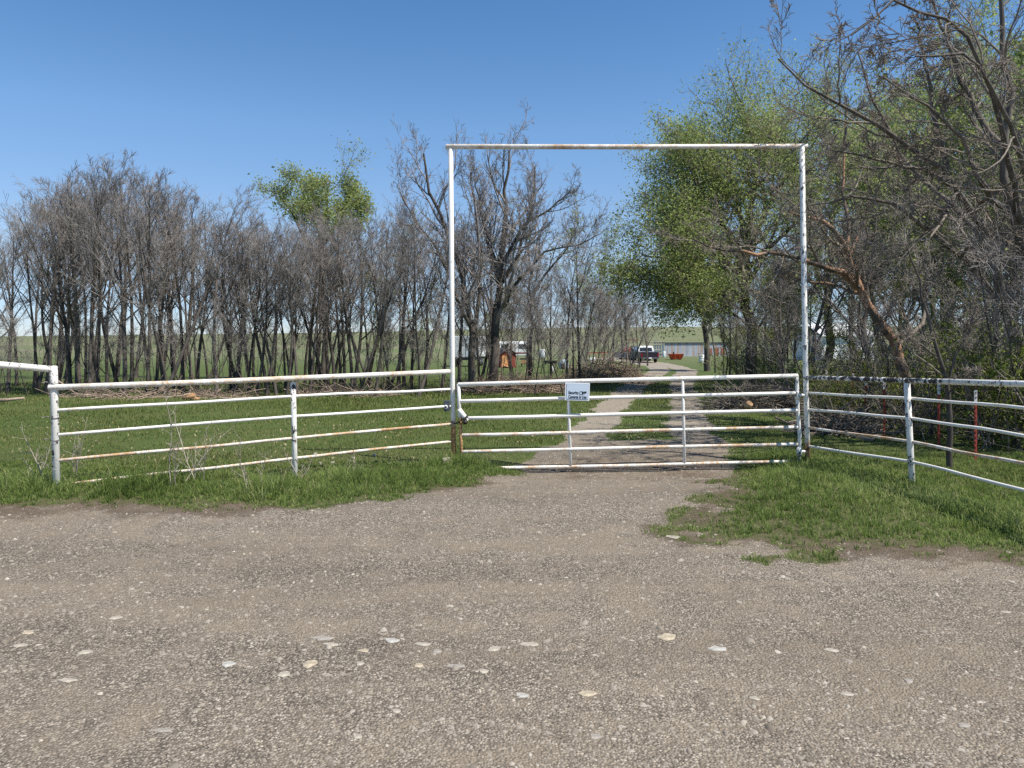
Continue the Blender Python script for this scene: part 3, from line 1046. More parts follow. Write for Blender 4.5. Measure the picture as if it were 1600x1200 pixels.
text_part('Security', 0.056, -0.112, -0.030, 0.128)
text_part('Cameras In Use', 0.056, -0.112, -0.084, 0.232)
a = Acc()
ep = [Vector((0.055 + 0.034 * math.cos(q), -0.0085, -0.013 + 0.019 * math.sin(q))) for q in np.linspace(0, 6.283, 20)]
a.pipe(ep, 0.0022, 5, False)
hv = [(0.060, -0.0085, -0.013)] + [(0.060 + 0.021 * math.cos(q), -0.0085, -0.013 + 0.018 * math.sin(q)) for q in np.linspace(-1.57, 1.57, 10)]
a.add(hv, None, [(0, i, i + 1) for i in range(1, 10)])
a.add([(0.094, -0.0085, -0.030), (0.090, -0.0085, 0.006), (0.108, -0.0085, 0.008), (0.122, -0.0085, -0.004), (0.108, -0.0085, -0.016)], None, [(0, 2, 1), (0, 4, 2), (2, 4, 3)])
a.build('eye_symbol', MI, sg)

# ------------------------------------------------------------------ trees
UP = np.array([0, 0, 1.0])


def unit(v):
    return v / (np.linalg.norm(v, axis=-1, keepdims=True) + 1e-9)


def spawn(P, R, n, smin, smax, ang, lr, rr, N, wander, trop, rng, fall=0.5, tip=0.35, lmin=0.0):
    """child branches of the polylines P (B,M,3) with radii R (B,M)"""
    B, Mn, _ = P.shape
    s = smin + (smax - smin) * (np.arange(n)[None] + rng.uniform(0, 1, (B, n))) / n
    f = s * (Mn - 1)
    i0 = np.minimum(f.astype(int), Mn - 2)
    fr_ = (f - i0)[..., None]
    bi = np.arange(B)[:, None]
    p0, p1 = P[bi, i0], P[bi, i0 + 1]
    pos = p0 * (1 - fr_) + p1 * fr_
    rad = R[bi, i0] * (1 - fr_[..., 0]) + R[bi, i0 + 1] * fr_[..., 0]
    tan = unit(p1 - p0)
    rv = rng.normal(size=tan.shape)
    perp = unit(rv - (rv * tan).sum(-1, keepdims=True) * tan)
    a = np.radians(ang) * rng.uniform(0.6, 1.35, (B, n))[..., None]
    d = np.cos(a) * tan + np.sin(a) * perp
    plen = np.linalg.norm(np.diff(P, axis=1), axis=2).sum(1)[:, None]
    L = np.maximum(plen * lr * (1 - fall * s) * rng.uniform(0.55, 1.25, (B, n)), lmin)
    r0 = np.minimum(rad * 0.9, np.maximum(rad * rr, 0.0035))
    pos, d, L, r0 = pos.reshape(-1, 3), d.reshape(-1, 3), L.reshape(-1), r0.reshape(-1)
    C = np.empty((len(pos), N, 3))
    C[:, 0] = pos
    for k in range(1, N):
        d = unit(d + wander * rng.normal(size=d.shape) + trop * UP)
        C[:, k] = C[:, k - 1] + d * (L / (N - 1))[:, None]
    Rr = r0[:, None] * np.linspace(1, tip, N)[None]
    return C, Rr


def leaves(P, n_per, size, rng, spread=0.08):
    B, N, _ = P.shape
    n = B * n_per
    b = np.repeat(np.arange(B), n_per)
    f = rng.uniform(0.15, 1.0, n) * (N - 1)
    i0 = np.minimum(f.astype(int), N - 2)
    fr_ = (f - i0)[:, None]
    c = P[b, i0] * (1 - fr_) + P[b, i0 + 1] * fr_ + rng.normal(0, spread, (n, 3))
    u = unit(rng.normal(size=(n, 3)))
    w = rng.normal(size=(n, 3))
    w = unit(w - (w * u).sum(1, keepdims=True) * u)
    s = size * np.exp(rng.normal(0, 0.35, n))[:, None]
    V = np.stack([c - u * s, c + w * s * 0.55, c + u * s, c - w * s * 0.55], 1).reshape(-1, 3)
    Qd = np.arange(n * 4).reshape(-1, 4)
    tone = np.clip(0.5 + 0.28 * rng.normal(size=n) + 0.25 * rng.normal(size=B)[b], 0, 1)
    return V, Qd, np.repeat(tone, 4)


def assemble(name, levels, trunk_levels, mats, leaf=None, rng=None, root=None, twigmin=0.0):
    """levels: list of (P,R,k). makes trunk, crown and foliage meshes (returns list of (partname, mesh))"""
    a, b = Acc(), Acc()
    for i, (P, R, k) in enumerate(levels):
        (a if i < trunk_levels else b).tubes(P, np.maximum(R, twigmin), k)
    out = [('trunk', np_mesh('trunk', np.concatenate(a.v), np.concatenate(a.q), None, mats[0])),
           ('crown', np_mesh('crown', np.concatenate(b.v), np.concatenate(b.q), None, mats[1]))]
    if leaf:
        src, n_per, size, mat, spread = leaf
        V, Qd, tone = leaves(src, n_per, size, rng, spread)
        out.append(('foliage', np_mesh('foliage', V, Qd, None, mat, False, {'tone': tone})))
    return out


def bare_proto(seed, height=8.0, stems=1, low=0.35, spread=34, r0=0.085, wander=0.10, dens=(7, 7, 4), mats=None, leafspec=None, lean=0.06, lvl1=12, twigmin=0.0038, trop=0.09, ratio=0.50, bend=0.07, fall=0.62, sub=38):
    rng = np.random.default_rng(seed)
    N = 12
    P = np.zeros((stems, N, 3))
    R = np.zeros((stems, N))
    for s in range(stems):
        d = unit(np.array([rng.normal(0, lean + 0.12 * (stems > 1)), rng.normal(0, lean + 0.12 * (stems > 1)), 1.0]))
        p = np.array([rng.normal(0, 0.10) * (stems > 1), rng.normal(0, 0.10) * (stems > 1), -0.15])
        L = height * 0.84 * rng.uniform(0.88, 1.0)
        for k in range(N):
            P[s, k] = p
            d = unit(d + bend * rng.normal(size=3) + 0.08 * UP)
            p = p + d * L / (N - 1)
        R[s] = 0.80 * r0 * (1 if s == 0 else rng.uniform(0.5, 0.85)) * (1 - 0.88 * np.linspace(0, 1, N) ** 1.25)
        R[s, 0] *= 1.35
    C1, R1 = spawn(P, R, lvl1, low, 0.96, spread, ratio, 0.52, 9, wander, trop, rng, fall)
    C2, R2 = spawn(C1, R1, dens[0], 0.18, 0.98, sub, 0.50, 0.58, 6, wander * 1.2, trop, rng, 0.5)
    C3, R3 = spawn(C2, R2, dens[1], 0.12, 0.98, sub, 0.55, 0.62, 4, wander * 1.4, trop * 0.8, rng, 0.40, 0.5)
    C4, R4 = spawn(C3, R3, dens[2], 0.15, 1.0, sub, 0.60, 0.7, 3, wander * 1.4, trop * 0.6, rng, 0.3, 0.6, 0.14)
    top = max(C3[:, :, 2].max(), C2[:, :, 2].max())
    k = height / top
    lv = [(P * k, R, 8), (C1 * k, R1, 6), (C2 * k, R2, 4), (C3 * k, R3, 3), (C4 * k, R4, 3)]
    lf = None
    if leafspec:
        lf = (np.concatenate([C4 * k, C3[:, [0, 1, 3]] * k], 0), *leafspec)
    return assemble('tree', lv, 2, mats or (M['bark_dark'], M['twig']), lf, rng, None, twigmin)


def place_tree(proto, name, loc, scale, rz, label, cat='tree', group=None, sz=None):
    root = empty(name, loc, label, cat, group, rz)
    root.scale = (scale, scale, sz or scale)
    for pn, me in proto:
        link(pn, me, root)
    return root


VASE = dict(ratio=0.72, fall=0.80, sub=29, wander=0.065, trop=0.045, lvl1=10, dens=(6, 5, 3), bend=0.032)
PROTO = [bare_proto(101, low=0.36, spread=30, r0=0.095, **VASE), bare_proto(102, low=0.40, spread=30, stems=2, r0=0.085, **VASE), bare_proto(103, low=0.32, spread=34, lean=0.10, r0=0.09, **VASE),
         bare_proto(104, low=0.40, spread=27, r0=0.075, **VASE), bare_proto(105, low=0.36, spread=33, stems=2, r0=0.09, **VASE), bare_proto(106, low=0.46, spread=30, lean=0.09, r0=0.075, **VASE),
         bare_proto(107, low=0.30, spread=36, r0=0.11, mats=(M['bark_grey'], M['twig']), **VASE)]
WIDE = dict(ratio=0.62, fall=0.62, sub=40, wander=0.14, trop=0.03, dens=(7, 5, 3), bend=0.12)
SPREADERS = [bare_proto(201, low=0.20, spread=46, r0=0.11, lvl1=12, mats=(M['bark_grey'], M['twig_dark']), **WIDE),
             bare_proto(202, low=0.22, spread=48, r0=0.10, stems=2, lvl1=9, mats=(M['bark_grey'], M['twig']), **WIDE),
             bare_proto(203, low=0.18, spread=48, r0=0.09, lvl1=12, lean=0.14, mats=(M['bark_dark'], M['twig']), leafspec=(1, 0.030, M['leaf_yellow'], 0.08), **WIDE),
             bare_proto(204, low=0.25, spread=44, r0=0.10, lvl1=12, mats=(M['bark_grey'], M['twig']), leafspec=(3, 0.038, M['leaf'], 0.11), **WIDE)]
SAPLING = [bare_proto(211, height=4, low=0.15, spread=34, r0=0.028, lvl1=9, dens=(5, 5, 3), bend=0.12, twigmin=0.0035), bare_proto(212, height=4, low=0.2, spread=38, r0=0.024, stems=3, lvl1=6, dens=(5, 5, 2), bend=0.14, twigmin=0.0035)]
BUDDING = [bare_proto(301, low=0.25, spread=40, r0=0.08, wander=0.13, leafspec=(3, 0.030, M['leaf_yellow'], 0.06), dens=(6, 5, 3), lvl1=9),
           bare_proto(302, low=0.15, spread=46, r0=0.075, wander=0.13, stems=2, lvl1=9, leafspec=(4, 0.032, M['leaf_olive'], 0.08), dens=(6, 6, 3), mats=(M['bark_grey'], M['twig_dark']))]

# left grove: (px, depth, top pixel row, prototype)
LG = []
rr = random.Random(11)


def top_line(px):
    return float(np.interp(px, [-300, 0, 50, 100, 150, 250, 290, 318, 345, 400, 470, 540, 600, 640, 690, 740, 800, 850, 880, 900, 940, 980, 1010],
                           [330, 325, 295, 272, 258, 262, 285, 335, 328, 330, 338, 325, 318, 320, 325, 330, 345, 370, 395, 415, 430, 440, 445]))


for px in [-260, -190, -120, -60, -15, 10, 34, 52, 66, 82, 98, 112, 126, 140, 155, 168, 182, 196, 210, 226, 243, 258, 272, 290, 303, 335, 350, 362, 378, 394, 412, 430, 446, 460, 480, 496, 510, 524, 540, 556, 570, 590, 604, 622, 640, 656]:
    LG.append((px + rr.uniform(-5, 5), rr.uniform(21.2, 24.4), top_line(px) + rr.uniform(-10, 28), rr.randrange(7)))
for px in [-220, -150, -90, -30, 5, 28, 60, 90, 105, 130, 150, 175, 190, 215, 235, 252, 268, 285, 310, 326, 344, 370, 386, 405, 424, 450, 472, 492, 515, 535, 552, 575, 600, 618, 634, 665]:
    LG.append((px + rr.uniform(-8, 8), rr.uniform(25.5, 29.5), top_line(px) + rr.uniform(-4, 50), rr.randrange(7)))
for px in [-180, -60, 40, 80, 120, 150, 185, 220, 260, 300, 350, 390, 436, 482, 520, 560, 590, 630]:
    LG.append((px + rr.uniform(-10, 10), rr.uniform(31, 37), top_line(px) + rr.uniform(6, 40), rr.randrange(7)))
# trees seen through the arch
LG += [(690, 25.5, 330, 2), (716, 23.5, 300, 0), (745, 27, 330, 4), (775, 29.5, 350, 1), (800, 31, 370, 2), (822, 33, 390, 3), (862, 28, 395, 0),
       (884, 24.5, 350, 3), (896, 30, 400, 5), (907, 26, 318, 5), (925, 34, 420, 1), (942, 38, 430, 0), (958, 42, 432, 2), (972, 36, 440, 4), (985, 50, 440, 1), (1000, 58, 440, 2), (1012, 66, 445, 0), (950, 60, 436, 4), (915, 55, 430, 2)]


def grove_labels(items):
    secs = [(-999, 0, 'beyond the left edge'), (0, 330, 'leftmost clump'), (330, 480, 'second clump'), (480, 700, 'clump left of the arch'), (700, 1100, 'row inside the arch')]
    lab = {}
    for a0, a1, nm in secs:
        for row, d0, d1 in (('front', 0, 24.9), ('middle', 24.9, 30.4), ('back', 30.4, 99)):
            sub = sorted([t for t in items if a0 <= t[0] < a1 and d0 <= t[1] < d1])
            for k, t in enumerate(sub):
                lab[t] = 'bare %s tree, %s from left, %s of the %s' % ({0: 'grey', 1: 'forked', 2: 'leaning', 3: 'slim', 4: 'twin', 5: 'tall', 6: 'thick'}[t[3]], ORD[k], row, nm)
    return lab


rr2 = random.Random(5)
LG = [t for t in LG if t[0] > 690 or rr2.random() > (0.04 if t[1] < 25 else 0.18)]
LAB = grove_labels(LG)
for t in LG:
    px, d, top, k = t
    x = (px - 800) / F * d
    z = h1(x, d)
    ht = EYE + (HOR - top) / F * d - z
    sc = ht / 8.0
    place_tree(PROTO[k], 'bare_tree', (x, d, z), sc * rr.uniform(0.95, 1.2), rr.uniform(0, 6.28), LAB[t], 'tree', 'bare trees of the left grove', sc)


# guided trees follow limbs measured in the photograph
def resample(pts, N):
    P = np.array([tuple(p) for p in pts])
    seg = np.concatenate([[0], np.cumsum(np.linalg.norm(np.diff(P, axis=0), axis=1))])
    s = np.linspace(0, seg[-1], N)
    return np.stack([np.interp(s, seg, P[:, i]) for i in range(3)], 1)


def guided(name, limbs, label, seed, mats, dens=(7, 6, 5, 3), leafspec=None, ratios=(0.42, 0.5, 0.5), spread=44, wander=0.14, trop=0.07, twigmin=0.004, cat='tree', group=None, smin=0.25):
    rng = np.random.default_rng(seed)
    base = limbs[0][0][0]
    bl = at(*base)
    N = 14
    P, R = [], []
    for pts, ra, rb in limbs:
        q = resample([at(*p) for p in pts], N)
        q[1:-1] += rng.normal(0, ra * 0.35, (N - 2, 3))
        P.append(q)
        R.append(np.linspace(ra, rb, N))
    P, R = np.array(P), np.array(R)
    z = h1(bl.x, bl.y)
    P -= np.array([bl.x, bl.y, z])
    P[0, 0, 2] -= 0.2
    C1, R1 = spawn(P, R, dens[0], smin, 1.0, spread, ratios[0], 0.55, 8, wander, trop, rng, 0.45)
    C2, R2 = spawn(C1, R1, dens[1], 0.15, 1.0, 42, ratios[1], 0.6, 6, wander * 1.2, trop, rng, 0.4)
    C3, R3 = spawn(C2, R2, dens[2], 0.12, 1.0, 42, ratios[2], 0.62, 4, wander * 1.3, trop * 0.7, rng, 0.35, 0.5)
    C4, R4 = spawn(C3, R3, dens[3], 0.2, 1.0, 38, 0.55, 0.7, 3, wander * 1.4, trop * 0.6, rng, 0.3, 0.6, 0.06)
    lv = [(P, R, 9), (C1, R1, 6), (C2, R2, 4), (C3, R3, 3), (C4, R4, 3)]
    lf = None
    if leafspec:
        lf = (np.concatenate([C4, C3[:, [0, 1, 3]]], 0), *leafspec)
    pr = assemble(name, lv, 1, mats, lf, rng, None, twigmin)
    return place_tree(pr, name, (bl.x, bl.y, z), 1.0, 0, label, cat, group)


BG = (M['bark_grey'], M['twig_dark'])
BD = (M['bark_dark'], M['twig'])
# tall open tree behind the left arch post
guided('bare_tree', [([(738, 612, 23), (740, 560, 23), (735, 500, 23), (722, 430, 23.3), (700, 370, 23.5), (672, 300, 23.6), (662, 240, 23.6)], 0.13, 0.03),
                     ([(735, 510, 23), (712, 460, 22.5), (690, 400, 22), (650, 345, 22), (625, 300, 22)], 0.06, 0.018),
                     ([(738, 540, 23), (748, 480, 23.3), (752, 400, 23.4), (742, 330, 23.4), (735, 270, 23.5)], 0.07, 0.02)],
       'tall open bare tree whose top rises left of the arch corner', 401, BD, (11, 8, 6, 3), spread=34, trop=0.12)
guided('bare_tree', [([(768, 606, 24), (774, 540, 24), (778, 470, 24), (782, 420, 24), (786, 370, 24.2), (790, 310, 24.2), (796, 236, 24.2)], 0.17, 0.03),
                     ([(778, 440, 24), (790, 400, 23.5), (815, 360, 23), (850, 330, 23), (885, 308, 23)], 0.075, 0.02),
                     ([(782, 430, 24), (765, 380, 24.5), (750, 330, 25), (742, 280, 25)], 0.075, 0.02),
                     ([(780, 450, 24), (806, 410, 24.6), (826, 340, 25), (836, 260, 25)], 0.08, 0.02),
                     ([(776, 500, 24), (806, 440, 23.5), (850, 394, 23.2), (900, 384, 23), (935, 366, 23)], 0.06, 0.016)],
       'big bare tree centred under the left half of the arch crossbeam', 402, BD, (11, 8, 6, 3), spread=36, trop=0.10)
guided('budding_tree', [([(826, 604, 26), (830, 540, 26), (828, 470, 26), (826, 400, 26), (822, 350, 26)], 0.08, 0.02),
                        ([(828, 470, 26), (850, 430, 26), (885, 390, 26), (905, 345, 26)], 0.05, 0.015)],
       'slender tree with pale green buds seen through the arch', 403, BD, (6, 5, 5, 3), (1, 0.030, M['leaf_yellow'], 0.05), spread=38)

# leafy crowns
guided('leafy_tree', [([(508, 606, 34), (506, 520, 34), (504, 430, 34), (508, 360, 34), (512, 310, 34), (516, 282, 34)], 0.15, 0.03),
                      ([(505, 440, 34), (480, 380, 34), (455, 330, 34), (432, 296, 34)], 0.08, 0.02),
                      ([(507, 400, 34), (490, 340, 34), (475, 305, 34), (468, 284, 34)], 0.07, 0.02),
                      ([(508, 380, 34), (530, 335, 34), (546, 305, 34), (550, 290, 34)], 0.07, 0.02),
                      ([(506, 420, 34), (535, 370, 33.5), (562, 335, 33.5), (574, 318, 33.5)], 0.07, 0.02),
                      ([(506, 430, 34), (525, 380, 33), (500, 330, 32.5), (495, 300, 32.5)], 0.06, 0.02)],
       'pale green leafy tree rising above the bare left grove', 501, (M['bark_dark'], M['twig_dark']), (8, 7, 5, 3), (3, 0.042, M['leaf_yellow'], 0.20), spread=44, trop=0.08, ratios=(0.40, 0.55, 0.6), smin=0.40)

guided('leafy_tree', [([(1176, 612, 25), (1172, 540, 25), (1165, 450, 25), (1168, 360, 25), (1185, 280, 25), (1205, 205, 25)], 0.21, 0.04),
                      ([(1168, 480, 25), (1130, 440, 24.5), (1085, 420, 24), (1040, 405, 24), (1003, 398, 24)], 0.09, 0.02),
                      ([(1166, 430, 25), (1135, 360, 25), (1100, 300, 25), (1075, 250, 25)], 0.10, 0.02),
                      ([(1167, 390, 25), (1150, 310, 25.5), (1134, 250, 25.5), (1128, 215, 25.5)], 0.10, 0.02),
                      ([(1170, 380, 25), (1215, 300, 25), (1255, 235, 25), (1270, 190, 25)], 0.11, 0.02),
                      ([(1168, 420, 25), (1220, 370, 24), (1265, 330, 23.5), (1310, 300, 23.5)], 0.09, 0.02),
                      ([(1168, 470, 25), (1150, 430, 27), (1110, 390, 28.5), (1060, 360, 29)], 0.08, 0.02),
                      ([(1169, 400, 25), (1195, 330, 25.5), (1190, 260, 26), (1165, 200, 26)], 0.09, 0.02),
                      ([(1172, 530, 25), (1200, 490, 25), (1225, 460, 25), (1240, 430, 25)], 0.05, 0.016),
                      ([(1169, 450, 25), (1130, 400, 26), (1090, 350, 26), (1050, 330, 26)], 0.08, 0.02),
                      ([(1168, 470, 25), (1090, 446, 24.6), (1030, 428, 24.3), (990, 412, 24.1)], 0.07, 0.02),
                      ([(1168, 440, 25), (1100, 384, 24.6), (1055, 345, 24.4), (1030, 325, 24.4)], 0.08, 0.02),
                      ([(1170, 490, 25), (1110, 462, 25.4), (1060, 446, 25.8), (1035, 440, 26)], 0.05, 0.016),
                      ([(1166, 410, 25), (1120, 330, 24.6), (1085, 280, 24.4), (1068, 230, 24.4)], 0.08, 0.02),
                      ([(1170, 510, 25), (1130, 478, 24), (1090, 458, 23.5), (1060, 452, 23.5)], 0.05, 0.014)],
       'large fresh green leafy tree behind the right arch post', 511, (M['bark_dark'], M['twig_dark']), (11, 7, 6, 3), (5, 0.031, M['leaf'], 0.26), spread=50, trop=0.05, ratios=(0.60, 0.58, 0.58), smin=0.30)
guided('leafy_tree', [([(1290, 600, 30), (1292, 500, 30), (1300, 380, 30), (1310, 280, 30), (1315, 200, 30)], 0.19, 0.04),
                      ([(1294, 460, 30), (1260, 380, 30), (1240, 310, 30), (1238, 250, 30)], 0.10, 0.02),
                      ([(1296, 420, 30), (1345, 330, 30), (1380, 260, 30), (1395, 200, 30)], 0.10, 0.02),
                      ([(1298, 430, 30), (1340, 390, 29), (1400, 350, 28.5), (1440, 310, 28.5)], 0.08, 0.02)],
       'green leafy tree whose crown shows just right of the arch corner', 512, (M['bark_dark'], M['twig_dark']), (11, 8, 6, 3), (7, 0.036, M['leaf'], 0.20), spread=50, trop=0.06, ratios=(0.60, 0.58, 0.58), smin=0.3)
guided('leafy_tree', [([(1480, 620, 27), (1482, 500, 27), (1490, 380, 27), (1500, 240, 27), (1505, 90, 27)], 0.18, 0.04),
                      ([(1484, 460, 27), (1445, 370, 27), (1420, 280, 27), (1405, 190, 27)], 0.10, 0.02),
                      ([(1486, 430, 27), (1540, 330, 27), (1575, 230, 27), (1590, 120, 27)], 0.10, 0.02)],
       'thinly leafed green tree far behind the right fence post', 513, (M['bark_dark'], M['twig_dark']), (10, 8, 6, 3), (7, 0.035, M['leaf'], 0.20), spread=46, trop=0.06, ratios=(0.5, 0.55, 0.55))
guided('leafy_tree', [([(1106, 585, 48), (1104, 540, 48), (1100, 480, 48), (1096, 420, 48), (1092, 370, 48)], 0.22, 0.05),
                      ([(1103, 500, 48), (1080, 472, 47), (1055, 455, 47)], 0.10, 0.03),
                      ([(1102, 500, 48), (1125, 450, 48), (1145, 400, 48)], 0.10, 0.03)],
       'dark green leafy tree overhanging the drive beside the metal shed', 514, (M['bark_dark'], M['twig_dark']), (9, 7, 6, 3), (4, 0.065, M['leaf_olive'], 0.16), spread=52, trop=0.02, ratios=(0.55, 0.55, 0.55))

# big right hand trees
guided('peeling_tree', [([(1420, 668, 13), (1414, 600, 13), (1393, 525, 13), (1350, 465, 13), (1337, 430, 13), (1322, 390, 12.9), (1300, 352, 12.7), (1262, 336, 12.4), (1232, 331, 12.2)], 0.115, 0.022),
                        ([(1340, 450, 13), (1318, 425, 12.7), (1262, 408, 12.2), (1205, 393, 11.8), (1150, 392, 11.6), (1110, 390, 11.5), (1080, 372, 11.5)], 0.062, 0.012),
                        ([(1322, 388, 12.9), (1327, 350, 13.1), (1318, 300, 13.3), (1321, 220, 13.5), (1322, 150, 13.6)], 0.036, 0.010),
                        ([(1342, 450, 13), (1338, 420, 13.3), (1330, 395, 13.6), (1350, 340, 14)], 0.045, 0.014),
                        ([(1352, 462, 13), (1300, 445, 13.5), (1262, 438, 13.8), (1215, 430, 14)], 0.035, 0.010)],
       'tree with peeling orange bark and long limb behind the right post', 521, (M['bark_peel'], M['twig_dark']), (7, 7, 6, 3), spread=50, trop=0.04, ratios=(0.34, 0.5, 0.5))
guided('bare_tree', [([(1592, 668, 12), (1588, 560, 12), (1572, 480, 12), (1548, 385, 11.8), (1512, 312, 11.4), (1480, 268, 11), (1440, 240, 10.8), (1370, 196, 10.6), (1310, 160, 10.5), (1250, 128, 10.4), (1216, 92, 10.3)], 0.100, 0.010),
                     ([(1576, 490, 12), (1540, 440, 11.6), (1490, 390, 11.3), (1430, 336, 11), (1385, 314, 10.8), (1320, 308, 10.6), (1262, 320, 10.5)], 0.060, 0.012),
                     ([(1545, 380, 11.8), (1500, 330, 12.4), (1420, 260, 13), (1370, 170, 13.2), (1340, 80, 13.4)], 0.05, 0.012),
                     ([(1480, 268, 11), (1460, 200, 11), (1450, 120, 11.2), (1430, 30, 11.4)], 0.045, 0.012),
                     ([(1500, 300, 11.3), (1440, 262, 10.6), (1370, 250, 10.2), (1300, 235, 10)], 0.04, 0.010)],
       'large leaning bare tree whose limb reaches up left over the right fence', 522, BG, (9, 7, 5, 3), spread=48, trop=0.03, ratios=(0.32, 0.52, 0.55))
guided('bare_tree', [([(1665, 700, 10.6), (1640, 560, 10.6), (1610, 420, 10.6), (1580, 330, 10.5), (1572, 250, 10.5), (1568, 150, 10.5), (1560, 0, 10.6), (1555, -90, 10.7)], 0.095, 0.02),
                     ([(1612, 430, 10.6), (1600, 260, 9.8), (1560, 152, 9.2), (1510, 80, 8.9), (1490, 84, 8.8), (1430, 88, 8.7)], 0.05, 0.010),
                     ([(1600, 360, 10.5), (1560, 160, 9.6), (1500, 40, 9.3), (1400, 0, 9.2), (1360, 30, 9.1), (1330, 55, 9.1)], 0.045, 0.010),
                     ([(1572, 240, 10.5), (1530, 180, 10.8), (1490, 100, 11), (1450, -20, 11.2)], 0.05, 0.012),
                     ([(1585, 340, 10.5), (1540, 300, 10), (1500, 210, 9.7), (1440, 160, 9.5), (1380, 120, 9.4)], 0.045, 0.010)],
       'tall bare tree at the right edge with branches hanging over the corner', 523, BG, (9, 7, 5, 3), spread=50, trop=0.0, ratios=(0.32, 0.5, 0.55))
guided('bare_sapling', [([(1485, 735, 9.0), (1482, 650, 9.0), (1480, 600, 9.0), (1470, 568, 9.0), (1452, 520, 8.95), (1440, 460, 8.9), (1432, 415, 8.9), (1415, 380, 8.9)], 0.038, 0.008),
                        ([(1480, 598, 9.0), (1492, 560, 9.0), (1512, 520, 9.0), (1526, 478, 9.0)], 0.020, 0.007),
                        ([(1466, 558, 9.0), (1440, 540, 8.8), (1410, 530, 8.6)], 0.012, 0.005),
                        ([(1483, 612, 9), (1500, 600, 8.8), (1530, 585, 8.6)], 0.012, 0.005)],
       'slim forked bare sapling standing just behind the right fence rails', 524, (M['bark_dark'], M['twig_dark']), (6, 5, 4, 2), spread=46, trop=0.05, ratios=(0.32, 0.5, 0.5), twigmin=0.0028, smin=0.35)

# the rest of the right hand wood
RG = []
for px, d, h, k in [(1236, 18, 4.5, 0), (1276, 16.5, 6.0, 2), (1345, 22, 8.5, 5), (1372, 15.5, 6.0, 0), (1396, 20, 8.5, 5),
                    (1452, 19, 8.5, 5), (1506, 21, 9.0, 5), (1556, 19, 9.0, 5), (1580, 15, 7.5, 2), (1612, 13.5, 8.0, 0),
                    (1640, 18, 9.5, 5), (1690, 14, 8.0, 2), (1740, 17, 9.0, 5), (1800, 13, 8.0, 1), (1880, 16, 9.0, 2), (1545, 26, 10.5, 0), (1420, 26, 9.5, 5), (1360, 28, 10, 1), (1590, 24, 10.5, 5),
                    (1222, 24, 5.0, 3), (1206, 27, 5.0, 4), (1192, 30, 5.5, 3), (1180, 33, 6, 4), (1165, 29, 5, 3), (1152, 37, 6, 4), (1140, 34, 5.5, 3), (1130, 41, 6, 4), (1118, 45, 6, 3), (1210, 36, 7, 4), (1240, 31, 7, 3), (1262, 34, 7, 4),
                    (1640, 23, 10.5, 1), (1720, 24, 10, 5), (1475, 32, 11, 0), (1415, 36, 11, 5)]:
    RG.append((px, d, h, k))
RP = SPREADERS[:3] + [PROTO[0], PROTO[5], SPREADERS[3]]
RLAB = {}
for nm, a0, a1 in (('wood along the drive', 0, 1258), ('wood just right of the arch', 1258, 1424), ('wood right of the fence post', 1424, 1601), ('wood past the right edge', 1601, 9999)):
    for row, d0, d1 in (('near', 0, 16.9), ('middle', 16.9, 23.9), ('far', 23.9, 99)):
        sub = sorted([t for t in RG if a0 <= t[0] < a1 and d0 <= t[1] < d1])
        for k, t in enumerate(sub):
            RLAB[t] = '%s tree, %s from left, %s part of %s' % ({0: 'bare spreading', 1: 'bare forked', 2: 'bare crooked', 3: 'bare slim', 4: 'bare straight', 5: 'lightly leafed'}[t[3]], ORD[k], row, nm)
for t in RG:
    px, d, h, k = t
    x = (px - 800) / F * d
    place_tree(RP[k], 'bare_tree', (x, d, h1(x, d)), h / 8.0, rr.uniform(0, 6.28), RLAB[t], 'tree', 'bare trees of the right wood')
for i, (px, d, h) in enumerate(((1205, 22, 4.0), (1150, 30, 4.0), (1330, 18, 4.5), (1230, 27, 5), (1440, 20, 5.5), (1560, 21, 6), (1510, 17, 4.5))):
    x = (px - 800) / F * d
    place_tree(BUDDING[1], 'budding_tree', (x, d, h1(x, d)), h / 8.0, rr.uniform(0, 6.28), 'small olive leafed tree in the right wood, %s counted from the left' % ORD[[1, 0, 3, 2, 4, 6, 5][i]], 'tree', 'olive leafed young trees of the right wood')
SP = [(px + rr.uniform(-12, 12), rr.uniform(21, 27), rr.uniform(2.4, 4.6), rr.randrange(2)) for px in list(range(-60, 700, 26)) + [728, 742, 760, 778, 790, 812, 842, 856, 870, 888, 900, 915]]
SP += [(px, rr.uniform(29, 44), rr.uniform(4.0, 6.0), rr.randrange(2)) for px in (722, 770, 806, 834, 850, 878, 912, 930, 946, 966, 978, 992)]
SP += [(px, d, hh, k) for px, d, hh, k in ((1135, 26, 3.5, 0), (1160, 23, 3.2, 1), (1196, 20, 3.0, 0), (1216, 18, 3.0, 1), (1290, 14, 3.4, 0), (1345, 13, 3.2, 1), (1385, 14, 3.8, 0), (1455, 12, 3.6, 1), (1510, 11.5, 3.6, 0), (1545, 12, 4.0, 1), (1578, 11, 4.0, 0), (1605, 10.5, 4.0, 1))]
for i, t in enumerate(sorted(SP)):
    px, d, hh, k = t
    x = (px - 800) / F * d
    place_tree(SAPLING[k], 'bare_sapling', (x, d, h1(x, d)), hh / 4.0, rr.uniform(0, 6.28), 'thin bare sapling among the trunks, %s sapling from the photo left' % ORD[i], 'sapling', 'bare saplings under the trees')
for i, (px, d, top) in enumerate(((575, 27, 330), (640, 29, 420), (600, 24, 470), (760, 30, 430), (905, 33, 345), (420, 33, 400))):
    x = (px - 800) / F * d
    z = h1(x, d)
    place_tree(BUDDING[0], 'budding_tree', (x, d, z), (EYE + (HOR - top) / F * d - z) / 8.0, rr.uniform(0, 6.28), 'thin tree with yellow green buds in the left grove, %s from left' % ORD[[1, 3, 2, 4, 5, 0][i]], 'tree', 'budding trees of the left grove')


